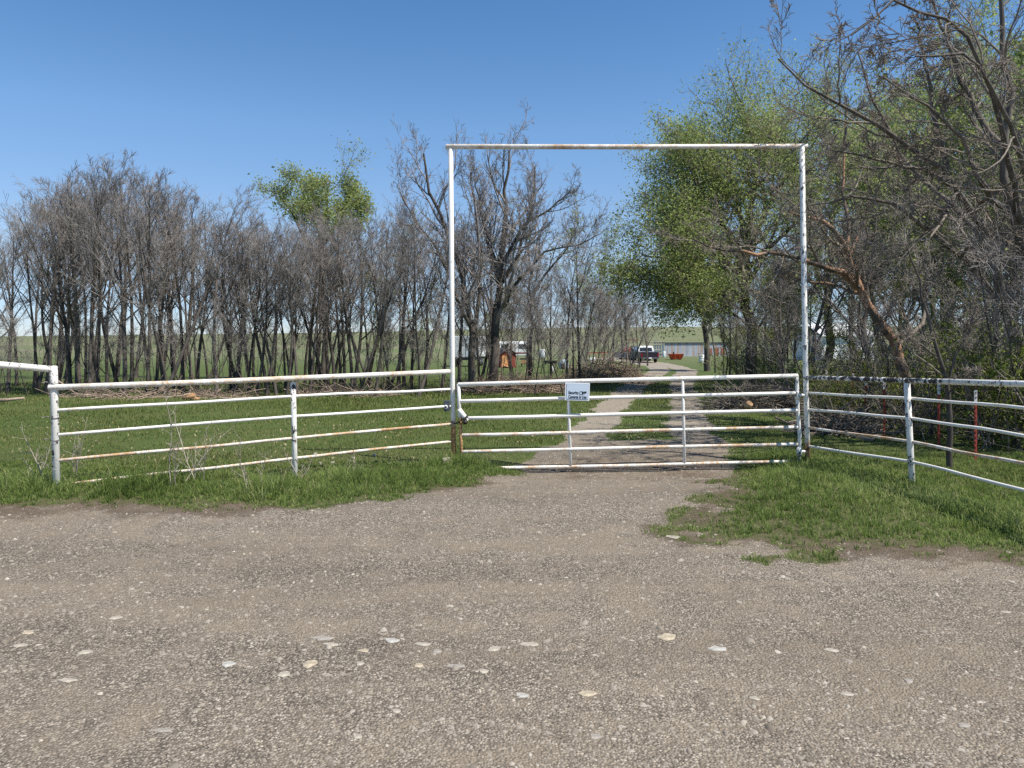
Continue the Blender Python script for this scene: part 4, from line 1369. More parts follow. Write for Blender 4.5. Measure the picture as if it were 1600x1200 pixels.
# ------------------------------------------------------------------ shrubs, brush, weeds
def shrub_proto(seed, stems=16, height=1.2, spread=0.35, leaf=None, mats=None):
    rng = np.random.default_rng(seed)
    N = 6
    d = unit(np.stack([rng.normal(0, spread, stems), rng.normal(0, spread, stems), np.ones(stems)], 1))
    P = np.zeros((stems, N, 3))
    P[:, 0, :2] = rng.normal(0, 0.22, (stems, 2))
    P[:, 0, 2] = -0.05
    L = height * rng.uniform(0.5, 1.1, stems)
    for k in range(1, N):
        d = unit(d + 0.16 * rng.normal(size=d.shape))
        P[:, k] = P[:, k - 1] + d * (L / (N - 1))[:, None]
    R = np.linspace(0.009, 0.003, N)[None] * rng.uniform(0.7, 1.4, (stems, 1))
    C1, R1 = spawn(P, R, 6, 0.15, 1.0, 45, 0.5, 0.6, 5, 0.2, 0.02, rng)
    C2, R2 = spawn(C1, R1, 5, 0.15, 1.0, 45, 0.5, 0.7, 3, 0.25, 0.0, rng)
    a = Acc()
    a.tubes(P, R, 4)
    a.tubes(C1, np.maximum(R1, 0.003), 3)
    a.tubes(C2, np.maximum(R2, 0.0025), 3)
    out = [('stems', np_mesh('stems', np.concatenate(a.v), np.concatenate(a.q), None, mats or M['twig_dark']))]
    if leaf:
        V, Qd, tone = leaves(C2, *leaf[:2], rng, leaf[3])
        out.append(('foliage', np_mesh('foliage', V, Qd, None, leaf[2], False, {'tone': tone})))
    return out


SHRUB = [shrub_proto(601, leaf=(5, 0.020, M['leaf_olive'], 0.04)), shrub_proto(602, stems=12, leaf=(4, 0.022, M['leaf_olive'], 0.05)), shrub_proto(603, stems=18, height=1.5, spread=0.5),
         shrub_proto(604, stems=14, leaf=(4, 0.024, M['leaf'], 0.05))]
SH = []
for px, d, s, k in [(1285, 14, 0.8, 0), (1300, 15.5, 1.0, 1), (1340, 14.2, 0.9, 0), (1410, 14.2, 1.1, 1), (1432, 12.0, 1.0, 2), (1462, 13.6, 1.3, 1),
                    (1520, 12.8, 1.4, 1), (1558, 12.2, 1.4, 1), (1590, 12.0, 1.5, 1), (1608, 10.8, 1.4, 0), (1630, 11.6, 1.5, 1), (1660, 10.4, 1.4, 0), (1700, 11, 1.5, 1),
                    (1600, 13.2, 1.7, 2), (1380, 16.5, 1.4, 2), (1330, 18.5, 1.3, 2), (1250, 19, 1.0, 3), (1225, 22, 1.1, 0), (1205, 25, 1.2, 1), (1185, 28, 1.2, 3), (1160, 33, 1.4, 0), (1135, 38, 1.5, 1),
                    (1525, 15.2, 1.7, 1), (1420, 17, 1.5, 0), (1350, 20, 1.5, 1), (1290, 22, 1.4, 0)]:
    SH.append((px, d, s, k))
for rank, t in enumerate(sorted(SH)):
    px, d, s, k = t
    x = (px - 800) / F * d
    nm = {0: 'low olive green shrub', 1: 'loose olive green shrub', 2: 'leafless tangled shrub', 3: 'bright green shrub'}[k]
    kk = len([u for u in SH if u[3] == k and u < t])
    place_tree(SHRUB[k], 'shrub', (x, d, h1(x, d)), s, rr.uniform(0, 6.28), '%s under the right trees, %s of its kind from left' % (nm, ORD[kk]), 'shrub', 'shrubs under the right hand trees')


def brush_pile(cx, cy, lx, ly, hgt, n, label, seed, mat=None, long=1.0):
    rng = np.random.default_rng(seed)
    N = 5
    u = rng.uniform(-1, 1, (n, 2))
    x = u[:, 0] * lx / 2
    y = u[:, 1] * ly / 2
    env = np.clip(1 - u[:, 0] ** 2 * 0.8, 0.1, 1) * np.clip(1 - u[:, 1] ** 2 * 0.7, 0.1, 1)
    z = rng.uniform(0, 1, n) ** 1.3 * hgt * env
    az = rng.uniform(0, 6.28, n)
    el = rng.normal(0.12, 0.32, n)
    d = np.stack([np.cos(az) * np.cos(el), np.sin(az) * np.cos(el), np.sin(el)], 1)
    L = rng.uniform(0.4, 1.7, n) * long
    P = np.zeros((n, N, 3))
    P[:, 0] = np.stack([x, y, z], 1) - d * (L / 2)[:, None]
    for k in range(1, N):
        d = unit(d + 0.13 * rng.normal(size=d.shape))
        P[:, k] = P[:, k - 1] + d * (L / (N - 1))[:, None]
    gz_ = H(cx + P[:, :, 0].ravel(), cy + P[:, :, 1].ravel()).reshape(n, N) - h1(cx, cy)
    P[:, :, 2] = np.maximum(P[:, :, 2], 0.01) + gz_
    R = np.exp(rng.normal(math.log(0.011), 0.5, n))[:, None] * np.linspace(1, 0.35, N)[None]
    C1, R1 = spawn(P, R, 3, 0.3, 1.0, 40, 0.45, 0.6, 3, 0.2, 0.0, rng)
    C1[:, :, 2] = np.maximum(C1[:, :, 2], -0.3)
    a = Acc()
    a.tubes(P, R, 5)
    a.tubes(C1, np.maximum(R1, 0.004), 3)
    me = np_mesh('brush_pile', np.concatenate(a.v), np.concatenate(a.q), None, mat or M['brush'])
    o = link('brush_pile', me)
    o.location = (cx, cy, h1(cx, cy))
    return tag(o, label, 'brush pile', 'piles of cut brush')


def bp(px, py_base, wpx, hpx, n, label, seed, ly=1.2, mat=None, d=None):
    dd = d
    x = (px - 800) / F * dd
    brush_pile(x, dd, wpx / F * dd, ly, hpx / F * dd, n, label, seed, mat)


bp(815, 606, 130, 20, 420, 'low brown heap of cut brush behind the gate left of the sign', 701, 1.6, None, 24)
bp(945, 598, 115, 40, 560, 'large tangled brown brush heap beside the drive right of the sign', 702, 2.4, None, 31)
bp(745, 612, 60, 14, 160, 'dark low brush heap just right of the left arch post', 703, 1.2, None, 23.5)
bp(1190, 640, 120, 40, 420, 'dark brush heap on the drive edge seen through the right gate half', 704, 1.4, M['twig_dark'], 17)
bp(1310, 680, 70, 26, 260, 'dark twiggy heap behind the rails right of the arch post', 705, 1.0, M['twig_dark'], 12.6)
bp(545, 618, 150, 9, 120, 'sparse fallen sticks under the trees left of the arch', 706, 1.5, None, 22)
bp(250, 619, 300, 7, 160, 'scattered fallen twigs along the foot of the left clump', 707, 1.5, None, 21.3)


def log_thing(pts, r, mat, label, name='fallen_log'):
    a = Acc()
    a.pipe([Vector(p) for p in pts], r, 9, True, 0.05)
    o = a.build(name, mat, None, True)
    return tag(o, label, 'log')


log_thing([at(-30, 626, 18.6), at(10, 625, 18.6), at(38, 622, 18.6)], [0.05, 0.045, 0.03], M['brush'], 'fallen grey branch on the grass at the left edge')
for i, (p, q, r_) in enumerate((((286, 623), (305, 618), 0.06), ((296, 622), (312, 624), 0.05), ((290, 620), (302, 615), 0.035))):
    log_thing([at(*p, 20.0), at(*q, 20.0)], r_, plain('sawn_wood', (0.34, 0.20, 0.10), 0.85, 0, 0.3, 18), ['long', 'short', 'thin'][i] + ' orange cut log lying below the left grove', 'cut_log')
log_thing([at(1166, 637, 16.2), at(1172, 630, 16.1)], 0.075, plain('sawn_end', (0.42, 0.27, 0.15), 0.85, 0, 0.3, 18), 'pale sawn log end at the right brush heap', 'cut_log')


def weed(px, py, hpx, label, seed, lean=0.1):
    d = F * EYE / (py - HOR)
    x = (px - 800) / F * d
    rng = np.random.default_rng(seed)
    hh = hpx / F * d
    n = 4
    P = np.zeros((n, 7, 3))
    P[:, 0, :2] = rng.normal(0, 0.03, (n, 2))
    dd = unit(np.stack([rng.normal(lean, 0.22, n), rng.normal(0, 0.2, n), np.ones(n)], 1))
    L = hh * np.array([1.0, 0.75, 0.55, 0.45])
    for k in range(1, 7):
        dd = unit(dd + 0.10 * rng.normal(size=dd.shape))
        P[:, k] = P[:, k - 1] + dd * (L / 6)[:, None]
    R = np.array([0.0065, 0.0045, 0.004, 0.003])[:, None] * np.linspace(1, 0.4, 7)[None]
    C1, R1 = spawn(P, R, 7, 0.2, 1.0, 42, 0.34, 0.6, 5, 0.15, 0.03, rng)
    C2, R2 = spawn(C1, R1, 3, 0.2, 1.0, 40, 0.45, 0.7, 3, 0.2, 0.0, rng)
    a = Acc()
    a.tubes(P, R, 5)
    a.tubes(C1, np.maximum(R1, 0.0016), 4)
    a.tubes(C2, np.maximum(R2, 0.0012), 3)
    o = link('dead_weed', np_mesh('dead_weed', np.concatenate(a.v), np.concatenate(a.q), None, M['straw']))
    o.location = (x, d, h1(x, d) - 0.01)
    return tag(o, label, 'weed', 'dead weeds along the left fence')


weed(272, 776, 165, 'tallest pale dead weed standing before the left fence', 801, 0.12)
weed(312, 768, 120, 'thinner dead weed just right of the tallest one', 802, 0.05)
weed(120, 762, 95, 'twiggy dead weed beside the foot of the left corner post', 803, 0.15)
weed(385, 778, 90, 'small bent dead weed before the left fence middle span', 804, -0.1)
weed(472, 758, 60, 'short dead weed at the foot of the fence middle post', 805, 0.0)
weed(62, 768, 90, 'sparse dead weed left of the left corner post', 806, -0.2)
weed(552, 752, 48, 'short dry weed between the middle post and arch post', 807, 0.1)


# ------------------------------------------------------------------ red T post wire fence
wf = empty('wire_fence', (6.2, 11, 0), 'wire fence on red steel posts behind the right pipe fence', 'fence')
tp = [(6.05, 8.3), (6.11, 9.7), (6.32, 10.9), (6.02, 11.9), (6.25, 13.0), (6.58, 14.2), (6.82, 15.4), (6.88, 16.1), (6.95, 16.9)]
tops = []
for i, (x, y) in enumerate(tp):
    z = h1(x, y)
    hgt = 0.80
    a = Acc()
    a.box((x - 6.2, y - 11, z + hgt / 2 - 0.15), (0.034, 0.006, hgt + 0.25))
    a.box((x - 6.2, y - 11 + 0.014, z + hgt / 2 - 0.15), (0.006, 0.03, hgt + 0.25))
    for q in range(14):
        a.box((x - 6.2, y - 11 - 0.006, z + 0.12 + q * 0.065), (0.014, 0.008, 0.02))
    po = a.build('steel_post', M['tpost'], wf)
    a = Acc()
    a.box((x - 6.2, y - 11, z + hgt + 0.05), (0.038, 0.010, 0.16))
    a.build('painted_tip', M['white_tip'], po)
    tops.append(Vector((x, y, z)))
for hh in (0.30, 0.52, 0.74):
    pts = []
    for i in range(len(tops) - 1):
        for j in range(4):
            t_ = j / 4
            pts.append(tops[i].lerp(tops[i + 1], t_) + Vector((0, -0.01, hh - 0.02 * math.sin(math.pi * t_))))
    pipe_obj('wire', pts, 0.0022, M['wire'], wf, False, 5)


# ------------------------------------------------------------------ things in the farmyard
def gloc(px, d):
    x = (px - 800) / F * d
    return Vector((x, d, h1(x, d)))


def wheel(parent, x, y, r, w, name='wheel'):
    a = Acc()
    a.pipe([(x - w / 2, y, r), (x - w * 0.35, y, r), (x + w * 0.35, y, r), (x + w / 2, y, r)], [r * 0.9, r, r, r * 0.9], 20, True, 0.02)
    wv = a.build(name, M['black'], parent, True)
    a = Acc()
    s = 1 if x > 0 else -1
    a.pipe([(x + s * w * 0.42, y, r), (x + s * w * 0.54, y, r)], r * 0.58, 16, True, 0.15)
    a.build('rim', M['steel'], wv, True)
    return wv


def pickup(loc, rz, body_c, cab_c, label, gate_c=None):
    root = empty('pickup_truck', loc, label, 'truck', None, rz)
    W = 0.98
    a = Acc()
    arch = lambda cy: [(cy + 0.46 * math.cos(q), 0.42 + 0.46 * math.sin(q)) for q in np.linspace(math.pi, 0, 9)]
    prof = [(0, 0.5)] + arch(1.15)[0:9] + [(1.7, 0.42)] + arch(4.45) + [(5.3, 0.45), (5.4, 0.7), (5.3, 1.05), (3.9, 1.14), (0, 1.14)]
    prof = [prof[0]] + [p for p in prof[1:]]
    a.prism(prof, -W, W)
    body = a.build('body', body_c, root)
    a = Acc()
    cabp = [(1.9, 1.14), (2.05, 1.70), (2.25, 1.78), (3.4, 1.78), (4.05, 1.145)]
    for sgn, k in ((1, 1),):
        n = len(cabp)
        v = []
        for sx in (-1, 1):
            for (y, z) in cabp:
                wx = W * (0.96 if z < 1.3 else 0.80)
                v.append((sx * wx, y, z))
        a.add(v, [(i, (i + 1) % n, n + (i + 1) % n, n + i) for i in range(n)], [(0, 2, 1), (0, 3, 2), (0, 4, 3), (n, n + 1, n + 2), (n, n + 2, n + 3), (n, n + 3, n + 4)])
    a.build('cab', cab_c, root, False, 0.03)
    a = Acc()
    a.add([(-0.72, 1.905, 1.22), (0.72, 1.905, 1.22), (0.64, 2.03, 1.62), (-0.64, 2.03, 1.62)], [(0, 1, 2, 3)])
    a.build('rear_window', M['glass'], root)
    a = Acc()
    a.add([(-0.78, 4.04, 1.18), (0.78, 4.04, 1.18), (0.68, 3.47, 1.74), (-0.68, 3.47, 1.74)], [(0, 1, 2, 3)])
    a.build('windscreen', M['glass'], root)
    for sx in (-1, 1):
        a = Acc()
        a.add([(sx * 0.945, 2.15, 1.22), (sx * 0.945, 3.75, 1.22), (sx * 0.81, 3.3, 1.68), (sx * 0.81, 2.3, 1.68)], [(0, 1, 2, 3)])
        a.build('side_window', M['glass'], root)
        a = Acc()
        a.box((sx * 0.89, -0.02, 0.86), (0.13, 0.05, 0.42))
        a.build('tail_light', plain('tail_light_red', (0.28, 0.012, 0.02), 0.3), root)
        a = Acc()
        a.box((sx * 0.74, 5.36, 0.82), (0.36, 0.12, 0.16))
        a.build('headlight', M['white'], root)
        a = Acc()
        a.box((sx * 1.10, 3.75, 1.28), (0.22, 0.1, 0.2))
        a.build('mirror', M['black'], root)
        for yy in (1.15, 4.45):
            wheel(root, sx * 0.86, yy, 0.38, 0.26)
    a = Acc()
    a.box((0, -0.025, 0.84), (1.60, 0.05, 0.52))
    a.build('tailgate', gate_c or body_c, root, False, 0.015)
    a = Acc()
    a.box((0, -0.12, 0.52), (1.9, 0.16, 0.18))
    a.build('bumper', M['steel'], root, False, 0.02)
    a = Acc()
    a.box((0, -0.21, 0.52), (0.31, 0.01, 0.15))
    a.build('number_plate', M['white'], root)
    a = Acc()
    a.box((0, 5.38, 0.75), (0.95, 0.06, 0.3))
    a.build('grille', M['black'], root)
    return root


navy = plain('navy_paint', (0.014, 0.013, 0.022), 0.45, 0.0, 0.2, 3, 0.5)
charc = plain('charcoal_paint', (0.035, 0.034, 0.032), 0.75, 0.0, 0.2, 3)
pickup(gloc(1015.5, 79), 0.04, navy, M['white'], 'dark blue pickup with white cab parked at the end of the drive', plain('tailgate_paint', (0.022, 0.017, 0.024), 0.5, 0, 0.3, 4))
pickup(gloc(996, 93), 3.1, charc, charc, 'charcoal pickup facing us half hidden beside the dark blue one')

# red tractor
tr = empty('tractor', gloc(986, 97), 'red farm tractor with canopy left of the parked pickups', 'tractor', None, 2.6)
red = plain('tractor_red', (0.42, 0.045, 0.03), 0.45, 0, 0.2)
a = Acc()
a.prism([(0.4, 0.75), (2.5, 0.75), (2.6, 0.95), (2.55, 1.4), (1.0, 1.5), (0.4, 1.1)], -0.33, 0.33)
a.build('bonnet', red, tr, False, 0.03)
a = Acc()
a.box((0, 0.0, 2.5), (1.5, 1.6, 0.1))
a.build('canopy', red, tr, False, 0.03)
a = Acc()
for sx in (-0.62, 0.62):
    for sy in (-0.6, 0.6):
        a.pipe([(sx, sy, 0.9), (sx, sy, 2.46)], 0.035, 8)
a.build('canopy_frame', M['black'], tr, True)
a = Acc()
a.box((0, -0.25, 1.15), (0.5, 0.5, 0.12))
a.box((0, -0.5, 1.42), (0.5, 0.1, 0.5))
a.build('seat', M['black'], tr, False, 0.03)
for sx in (-1, 1):
    wheel(tr, sx * 0.75, -0.1, 0.72, 0.42)
    wheel(tr, sx * 0.6, 2.1, 0.42, 0.26)
a = Acc()
for sx in (-0.5, 0.5):
    a.pipe([(sx, 0.5, 1.5), (sx, 2.2, 1.5), (sx, 3.3, 0.6)], 0.06, 8)
a.prism([(3.2, 0.25), (3.9, 0.25), (3.6, 0.35), (3.35, 0.95), (3.2, 0.95)], -0.9, 0.9)
a.build('loader', M['steel'], tr)

# corrugated shed
def corrugated(name, p0, p1, z0, h0, h1_, mat, parent, pitch=0.25, depth=0.03):
    n = int((p1 - p0).length / pitch) * 2
    nrm = Vector((-(p1 - p0).y, (p1 - p0).x, 0)).normalized()
    v = []
    for i in range(n + 1):
        t_ = i / n
        p = p0.lerp(p1, t_) + nrm * (depth if i % 2 else -depth)
        v.append((p.x, p.y, z0))
        v.append((p.x, p.y, z0 + h0 + (h1_ - h0) * t_))
    q = [(2 * i, 2 * i + 2, 2 * i + 3, 2 * i + 1) for i in range(n)]
    a = Acc()
    a.add(v, q)
    return a.build(name, mat, parent)


def tin_material():
    m, nt, out = new_mat('rusty_tin')
    t = NT(nt)
    p = t.coord()
    st = t.mapping(p, (0.9, 0.9, 0.05))
    v = t.noise(st, 1.3, 2, 0.5)
    c = t.ramp(v, [(0.30, (0.26, 0.29, 0.33)), (0.47, (0.36, 0.40, 0.45)), (0.52, (0.30, 0.20, 0.13)), (0.60, (0.42, 0.44, 0.46)), (0.70, (0.20, 0.12, 0.08))])
    n = t.noise(p, 2.5, 5)
    c = t.mix(t.ramp(n, [(0.5, 0.0), (0.75, 0.5)]), c, (0.22, 0.12, 0.07))
    t.link(t.bsdf(c, 0.55, 0.1, 0.3), out.inputs['Surface'])
    return m


sl = gloc(1033, 112)
sh = empty('metal_shed', sl, 'long shed of grey and rust streaked corrugated iron beyond the pickup', 'shed')
tin = tin_material()
A0, A1, A2 = Vector((0.5, 0, 0)), Vector((13.0, 9.0, 0)), Vector((-0.4, 3.5, 0))
zb = -0.3
corrugated('front_wall', A0, A1, zb, 2.45, 2.35, tin, sh)
corrugated('end_wall', A2, A0 + Vector((-0.04, 0.02, 0)), zb, 2.7, 2.45, M['white'], sh, 0.5)
a = Acc()
e = (A1 - A0).normalized()
nb = Vector((-e.y, e.x, 0))
p = [A0 - e * 0.2 - nb * 0.25 + Vector((0, 0, 2.17)), A1 + e * 0.2 - nb * 0.25 + Vector((0, 0, 2.07)), A1 + e * 0.2 + nb * 3.6 + Vector((0, 0, 1.95)), A0 - e * 0.2 + nb * 3.6 + Vector((0, 0, 2.05))]
a.add([tuple(q) for q in p] + [tuple(q - Vector((0, 0, 0.06))) for q in p], [(0, 1, 2, 3), (7, 6, 5, 4), (0, 4, 5, 1), (1, 5, 6, 2), (2, 6, 7, 3), (3, 7, 4, 0)])
a.build('roof', plain('tin_roof', (0.10, 0.10, 0.105), 0.7, 0.0), sh)
a = Acc()
for k in range(3):
    c = A0.lerp(A1, 0.68 + 0.11 * k) - nb * 0.06
    a.box((c.x, c.y, 0.55), (1.1, 0.05, 1.1), math.atan2(e.y, e.x))
a.build('hatch', plain('red_oxide', (0.20, 0.07, 0.05), 0.7), sh)

# orange hopper tub
hp = empty('feed_hopper', gloc(1056, 92), 'bright red orange steel tub on the grass before the metal shed', 'hopper')
orange = plain('orange_enamel', (0.55, 0.075, 0.025), 0.45, 0, 0.15)
a = Acc()
W0, W1 = 0.62, 0.88
v = [(-W0, -0.45, 0.08), (W0, -0.45, 0.08), (W0, 0.45, 0.08), (-W0, 0.45, 0.08), (-W1, -0.65, 0.72), (W1, -0.65, 0.72), (W1, 0.65, 0.72), (-W1, 0.65, 0.72),
     (-W1 + .06, -0.59, 0.72), (W1 - .06, -0.59, 0.72), (W1 - .06, 0.59, 0.72), (-W1 + .06, 0.59, 0.72), (-W0 + .06, -0.40, 0.14), (W0 - .06, -0.40, 0.14), (W0 - .06, 0.40, 0.14), (-W0 + .06, 0.40, 0.14)]
a.add(v, [(3, 2, 1, 0), (0, 1, 5, 4), (1, 2, 6, 5), (2, 3, 7, 6), (3, 0, 4, 7), (4, 5, 9, 8), (5, 6, 10, 9), (6, 7, 11, 10), (7, 4, 8, 11), (8, 9, 13, 12), (9, 10, 14, 13), (10, 11, 15, 14), (11, 8, 12, 15), (12, 13, 14, 15)])
a.build('tub', orange, hp)
a = Acc()
for sx in (-0.25, 0.35):
    a.box((sx, -0.60, 0.42), (0.08, 0.10, 0.66))
a.build('rib', plain('orange_dark', (0.40, 0.05, 0.02), 0.5), hp)
a = Acc()
for sx in (-0.5, 0.5):
    a.box((sx, 0, 0.04), (0.1, 1.0, 0.1))
a.build('skid', M['black'], hp)
a = Acc()
a.pipe([(-0.4, -0.5, 0.7), (-0.4, -0.5, 0.98)], 0.09, 10)
a.build('spout', M['black'], hp, True)

# cream slatted rack and white barrel
rk = empty('slatted_rack', gloc(1023.5, 104), 'cream slatted stock rack behind the dark blue pickup', 'rack')
a = Acc()
for k in range(6):
    a.box((-0.9 + 0.36 * k, 0, 1.1), (0.09, 0.05, 2.2))
for z in (0.15, 0.6, 1.05, 1.85, 2.2):
    a.box((0, -0.05, z), (2.0, 0.04, 0.12))
a.build('slats', plain('cream_paint', (0.52, 0.47, 0.33), 0.6), rk)
a = Acc()
for sx in (-0.9, 0.9):
    a.pipe([(sx, 0.5, 0), (sx, 0.1, 1.9)], 0.04, 8)
a.build('props', M['steel'], rk, True)


def barrel(loc, r, h, mat, label, name='barrel', group=None):
    root = empty(name, loc, label, 'barrel' if name == 'barrel' else 'bucket', group)
    a = Acc()
    zs = [0, 0.03, 0.32, 0.35, 0.38, 0.64, 0.67, 0.70, 0.97, 1.0]
    rs = [0.96, 1, 1, 1.05, 1, 1, 1.05, 1, 1, 0.96]
    a.pipe([(0, 0, z * h) for z in zs], [q * r for q in rs], 16, True, 0.05)
    a.build('drum', mat, root, True)
    a = Acc()
    a.pipe([(0, 0, h), (0, 0, h * 1.04)], r * 0.9, 16, True, 0.1)
    a.build('lid', mat, root, True)
    return root


barrel(gloc(1037.5, 103), 0.2, 0.8, M['white'], 'white upright barrel at the near corner of the metal shed')
barrel(gloc(1096, 80), 0.28, 0.85, M['white'], 'white barrel between the tree trunks right of the orange tub')
barrel(gloc(863.5, 44), 0.10, 0.32, M['white'], 'white bucket on the grass below the leaning trunk', 'bucket', 'white buckets in the farmyard')
barrel(gloc(923, 80), 0.14, 0.55, M['white'], 'left white bucket in front of the red implement', 'bucket', 'white buckets in the farmyard')
barrel(gloc(928.5, 84), 0.13, 0.5, M['white'], 'right white bucket in front of the red implement', 'bucket', 'white buckets in the farmyard')

# white box trailer
tl = empty('box_trailer', gloc(727, 60), 'tall white box trailer behind the trunks by the left arch post', 'trailer', None, -0.15)
a = Acc()
a.box((0, 1.6, 1.62), (2.1, 3.6, 1.75))
a.build('box', M['white'], tl, False, 0.05)
a = Acc()
a.box((0, 1.6, 0.62), (1.9, 3.8, 0.16))
a.box((0, 4.0, 0.55), (0.12, 1.4, 0.1))
a.build('chassis', M['black'], tl)
a = Acc()
a.box((0.55, -0.215, 1.55), (0.9, 0.03, 1.45))
a.build('door', plain('trailer_door', (0.66, 0.68, 0.70), 0.4), tl, False, 0.01)
for sx in (-1, 1):
    for yy in (1.2, 2.0):
        wheel(tl, sx * 0.95, yy, 0.34, 0.22)

# red coop
cp_ = empty('small_shed', gloc(794, 55), 'small red gabled shed with orange door seen through the arch', 'shed', None, 0.42)
cred = plain('barn_red', (0.20, 0.045, 0.03), 0.75, 0, 0.3, 12)
a = Acc()
n5 = [(-0.62, 0), (0.62, 0), (0.62, 1.02), (0, 1.36), (-0.62, 1.02)]
v = [(x_, 0, z_) for x_, z_ in n5] + [(x_, 1.7, z_) for x_, z_ in n5]
a.add(v, [(0, 1, 6, 5), (1, 2, 7, 6), (2, 3, 8, 7), (3, 4, 9, 8), (4, 0, 5, 9)], [(0, 2, 1), (0, 4, 2), (4, 3, 2), (5, 6, 7), (5, 7, 9), (9, 7, 8)])
a.build('wall', cred, cp_)
a = Acc()
for sx in (-1, 1):
    v = [(sx * 0.74, -0.12, 0.99), (0, -0.12, 1.40), (0, 1.82, 1.40), (sx * 0.74, 1.82, 0.99)]
    v2 = [(q[0], q[1], q[2] + 0.05) for q in v]
    a.add(v + v2, [(0, 1, 2, 3), (7, 6, 5, 4), (0, 4, 5, 1), (1, 5, 6, 2), (2, 6, 7, 3), (3, 7, 4, 0)])
a.build('roof', plain('dark_shingle', (0.06, 0.055, 0.055), 0.8), cp_)
a = Acc()
a.box((-0.28, -0.03, 0.48), (0.5, 0.04, 0.86))
a.build('door', plain('raw_plywood', (0.50, 0.26, 0.11), 0.7, 0, 0.25, 8), cp_)
a = Acc()
a.box((-0.20, -0.35, 0.12), (0.45, 0.7, 0.05))
a.build('ramp', plain('raw_plank', (0.42, 0.26, 0.13), 0.8), cp_)

# slatted bench beside the coop
bn = empty('garden_bench', gloc(823, 58), 'orange brown slatted bench right of the small red shed', 'bench')
a = Acc()
for k in range(5):
    a.box((-0.36 + 0.18 * k, 0, 0.34), (0.13, 0.04, 0.36))
a.build('back_slats', plain('orange_wood', (0.42, 0.22, 0.10), 0.7), bn)
a = Acc()
a.box((0, -0.22, 0.26), (0.95, 0.36, 0.05))
a.build('seat', plain('brown_wood', (0.24, 0.13, 0.07), 0.7), bn)
for sx in (-0.42, 0.42):
    a = Acc()
    a.box((sx, -0.2, 0.12), (0.07, 0.34, 0.24))
    a.build('leg', M['black'], bn)
a = Acc()
a.box((0, 0.04, 0.6), (1.05, 0.08, 0.12))
a.build('top_bar', M['black'], bn)

# grey domed tank
dm = empty('domed_hut', gloc(881, 52), 'grey blue domed livestock hut behind the central trunks', 'hut')
a = Acc()
prof = [(0.34, 0), (0.36, 0.2), (0.34, 0.4), (0.26, 0.56), (0.12, 0.66), (0.01, 0.68)]
a.pipe([(0, 0, z) for r_, z in prof], [r_ for r_, z in prof], 18, False)
a.build('dome', plain('grey_plastic', (0.28, 0.34, 0.37), 0.5), dm, True)
a = Acc()
a.box((-0.08, -0.34, 0.2), (0.26, 0.06, 0.38))
a.build('opening', M['black'], dm)

# trough
tg = empty('feed_trough', gloc(860, 62), 'low black feed trough on the grass behind the arch', 'trough')
a = Acc()
a.box((0, 0, 0.28), (1.0, 0.4, 0.24), 0, 1.12)
a.build('basin', M['black'], tg, False, 0.02)
for sx in (-0.4, 0.4):
    a = Acc()
    a.box((sx, 0, 0.09), (0.08, 0.35, 0.18))
    a.build('leg', M['steel'], tg)

# low red implement
im = empty('farm_implement', gloc(941, 104), 'low rusty red field implement in the distant yard', 'implement', None, 0.1)
a = Acc()
a.box((0, 0, 0.75), (4.0, 0.14, 0.14))
a.box((0, 1.0, 0.75), (4.0, 0.14, 0.14))
for k in range(5):
    a.box((-1.9 + 0.95 * k, 0.5, 0.78), (0.12, 1.2, 0.12))
    a.pipe([(-1.9 + 0.95 * k, 0, 0.75), (-1.9 + 0.95 * k, -0.35, 0.5), (-1.9 + 0.95 * k, -0.1, 0.02)], 0.05, 6)
a.build('frame', plain('faded_red', (0.30, 0.07, 0.045), 0.7, 0, 0.35, 4), im)
for sx in (-2.1, 2.1):
    wheel(im, sx, 0.8, 0.36, 0.2)
a = Acc()
a.pipe([(0, 1, 0.75), (0, 2.6, 0.6)], 0.07, 8)
a.pipe([(0, 0.4, 0.8), (0, 0.4, 1.35)], 0.06, 8)
a.build('drawbar', M['steel'], im, True)

# white camper
cm = empty('camper_trailer', gloc(804, 100), 'white camper trailer behind the small red shed roof', 'trailer', None, 0.15)
a = Acc()
a.prism([(-1.0, 0.5), (1.0, 0.5), (1.0, 2.2), (0.8, 2.4), (-0.8, 2.4), (-1.0, 2.2)], -2.6, 2.2)
a.build('body', M['white'], cm, False, 0.05)
for xx in (-1.5, 0.9):
    a = Acc()
    a.box((xx, -1.02, 1.75), (0.9, 0.04, 0.55))
    a.build('window', M['glass'], cm, False, 0.01)
a = Acc()
a.box((-0.3, -1.02, 1.35), (0.65, 0.04, 1.5))
a.build('door', plain('camper_door', (0.45, 0.40, 0.36), 0.5), cm, False, 0.01)
a = Acc()
a.box((-0.2, -1.015, 0.85), (4.6, 0.03, 0.18))
a.build('stripe', plain('maroon_stripe', (0.22, 0.06, 0.05), 0.5), cm)
for xx in (-0.9, -0.2):
    a = Acc()
    a.pipe([(xx, -1.0, 0.32), (xx, -0.8, 0.32)], 0.32, 16, True, 0.03)
    a.build('wheel', M['black'], cm, True)

# white tank
tk = empty('water_tank', gloc(848, 98), 'small white tank right of the camper in the distance', 'tank')
a = Acc()
a.pipe([(0, 0, 0.25), (0, 0, 0.35), (0, 0, 1.15), (0, 0, 1.25)], [0.38, 0.4, 0.4, 0.36], 18, True, 0.4)
a.build('vessel', M['white'], tk, True)
for q in range(3):
    a = Acc()
    a.box((0.25 * math.cos(q * 2.09), 0.25 * math.sin(q * 2.09), 0.13), (0.07, 0.07, 0.27))
    a.build('leg', M['steel'], tk)

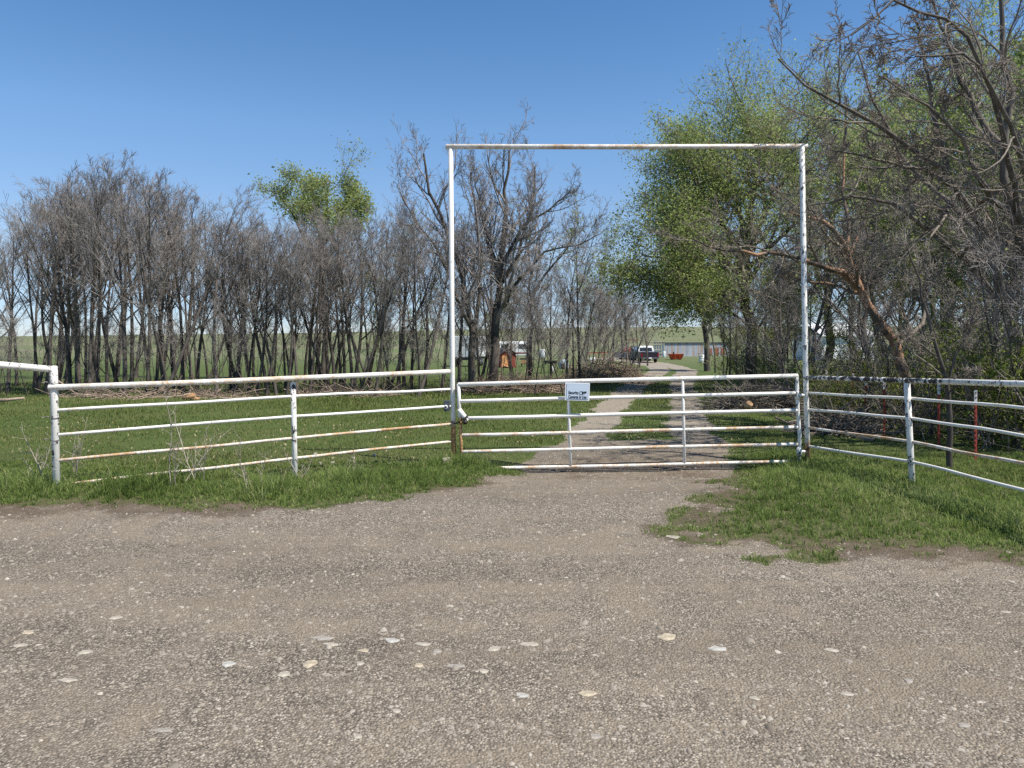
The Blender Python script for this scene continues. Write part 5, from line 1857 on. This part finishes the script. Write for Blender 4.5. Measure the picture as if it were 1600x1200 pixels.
# far white barn beyond the right wood
bnw = empty('barn', gloc(1325, 88), 'white barn glimpsed through the right wood', 'barn', None, 0.2)
a = Acc()
a.box((0, 3, 1.3), (7, 6, 3.4))
a.build('wall', M['white'], bnw)
a = Acc()
for s in (-1, 1):
    a.add([(-3.7, 3 + s * 3.4, 2.85), (3.7, 3 + s * 3.4, 2.85), (3.7, 3, 4.3), (-3.7, 3, 4.3), (-3.7, 3 + s * 3.4, 2.95), (3.7, 3 + s * 3.4, 2.95), (3.7, 3, 4.4), (-3.7, 3, 4.4)],
          [(0, 1, 2, 3), (7, 6, 5, 4), (0, 4, 5, 1), (1, 5, 6, 2), (2, 6, 7, 3), (3, 7, 4, 0)])
a.build('roof', plain('pale_roof', (0.55, 0.55, 0.54), 0.5), bnw)
a = Acc()
a.box((0, -0.03, 0.9), (2.2, 0.06, 2.2))
a.build('door', plain('grey_door', (0.4, 0.42, 0.44), 0.5), bnw)


# grazing cattle on the far pasture
def cow(px, d, rz, label):
    loc = gloc(px, d)
    me = bpy.data.meshes.new('cow')
    pts = [(-0.75, 0, 1.05), (-0.3, 0, 0.98), (0.3, 0, 0.98), (0.7, 0, 1.08), (1.0, 0, 0.95), (1.3, 0, 0.45), (1.42, 0, 0.25)]
    rad = [0.26, 0.36, 0.36, 0.30, 0.17, 0.13, 0.08]
    ed = [(i, i + 1) for i in range(6)]
    legs = [(-0.62, 0.2, 0), (-0.62, -0.2, 0), (0.6, 0.18, 3), (0.6, -0.18, 3)]
    for lx, ly, j in legs:
        b_ = len(pts)
        pts += [(lx, ly, 0.72), (lx - 0.04, ly, 0.38), (lx, ly, 0.0)]
        rad += [0.14, 0.075, 0.06]
        ed += [(j, b_), (b_, b_ + 1), (b_ + 1, b_ + 2)]
    b_ = len(pts)
    pts += [(-0.98, 0, 1.0), (-1.02, 0, 0.5)]
    rad += [0.05, 0.03]
    ed += [(0, b_), (b_, b_ + 1)]
    me.from_pydata(pts, ed, [])
    o = link('cow', me)
    md = o.modifiers.new('skin', 'SKIN')
    for i, r_ in enumerate(rad):
        me.skin_vertices[0].data[i].radius = (r_, r_)
    me.skin_vertices[0].data[1].use_root = True
    o.modifiers.new('sub', 'SUBSURF').levels = 1
    me.materials.append(M['black'])
    o.location = loc
    o.rotation_euler = (0, 0, rz)
    return tag(o, label, 'cow', 'black cattle on the far pasture')


cow(924, 300, 0.3, 'black cow grazing on the far slope, right one of two')
cow(861, 260, 2.8, 'black cow grazing on the far slope, left one of two')
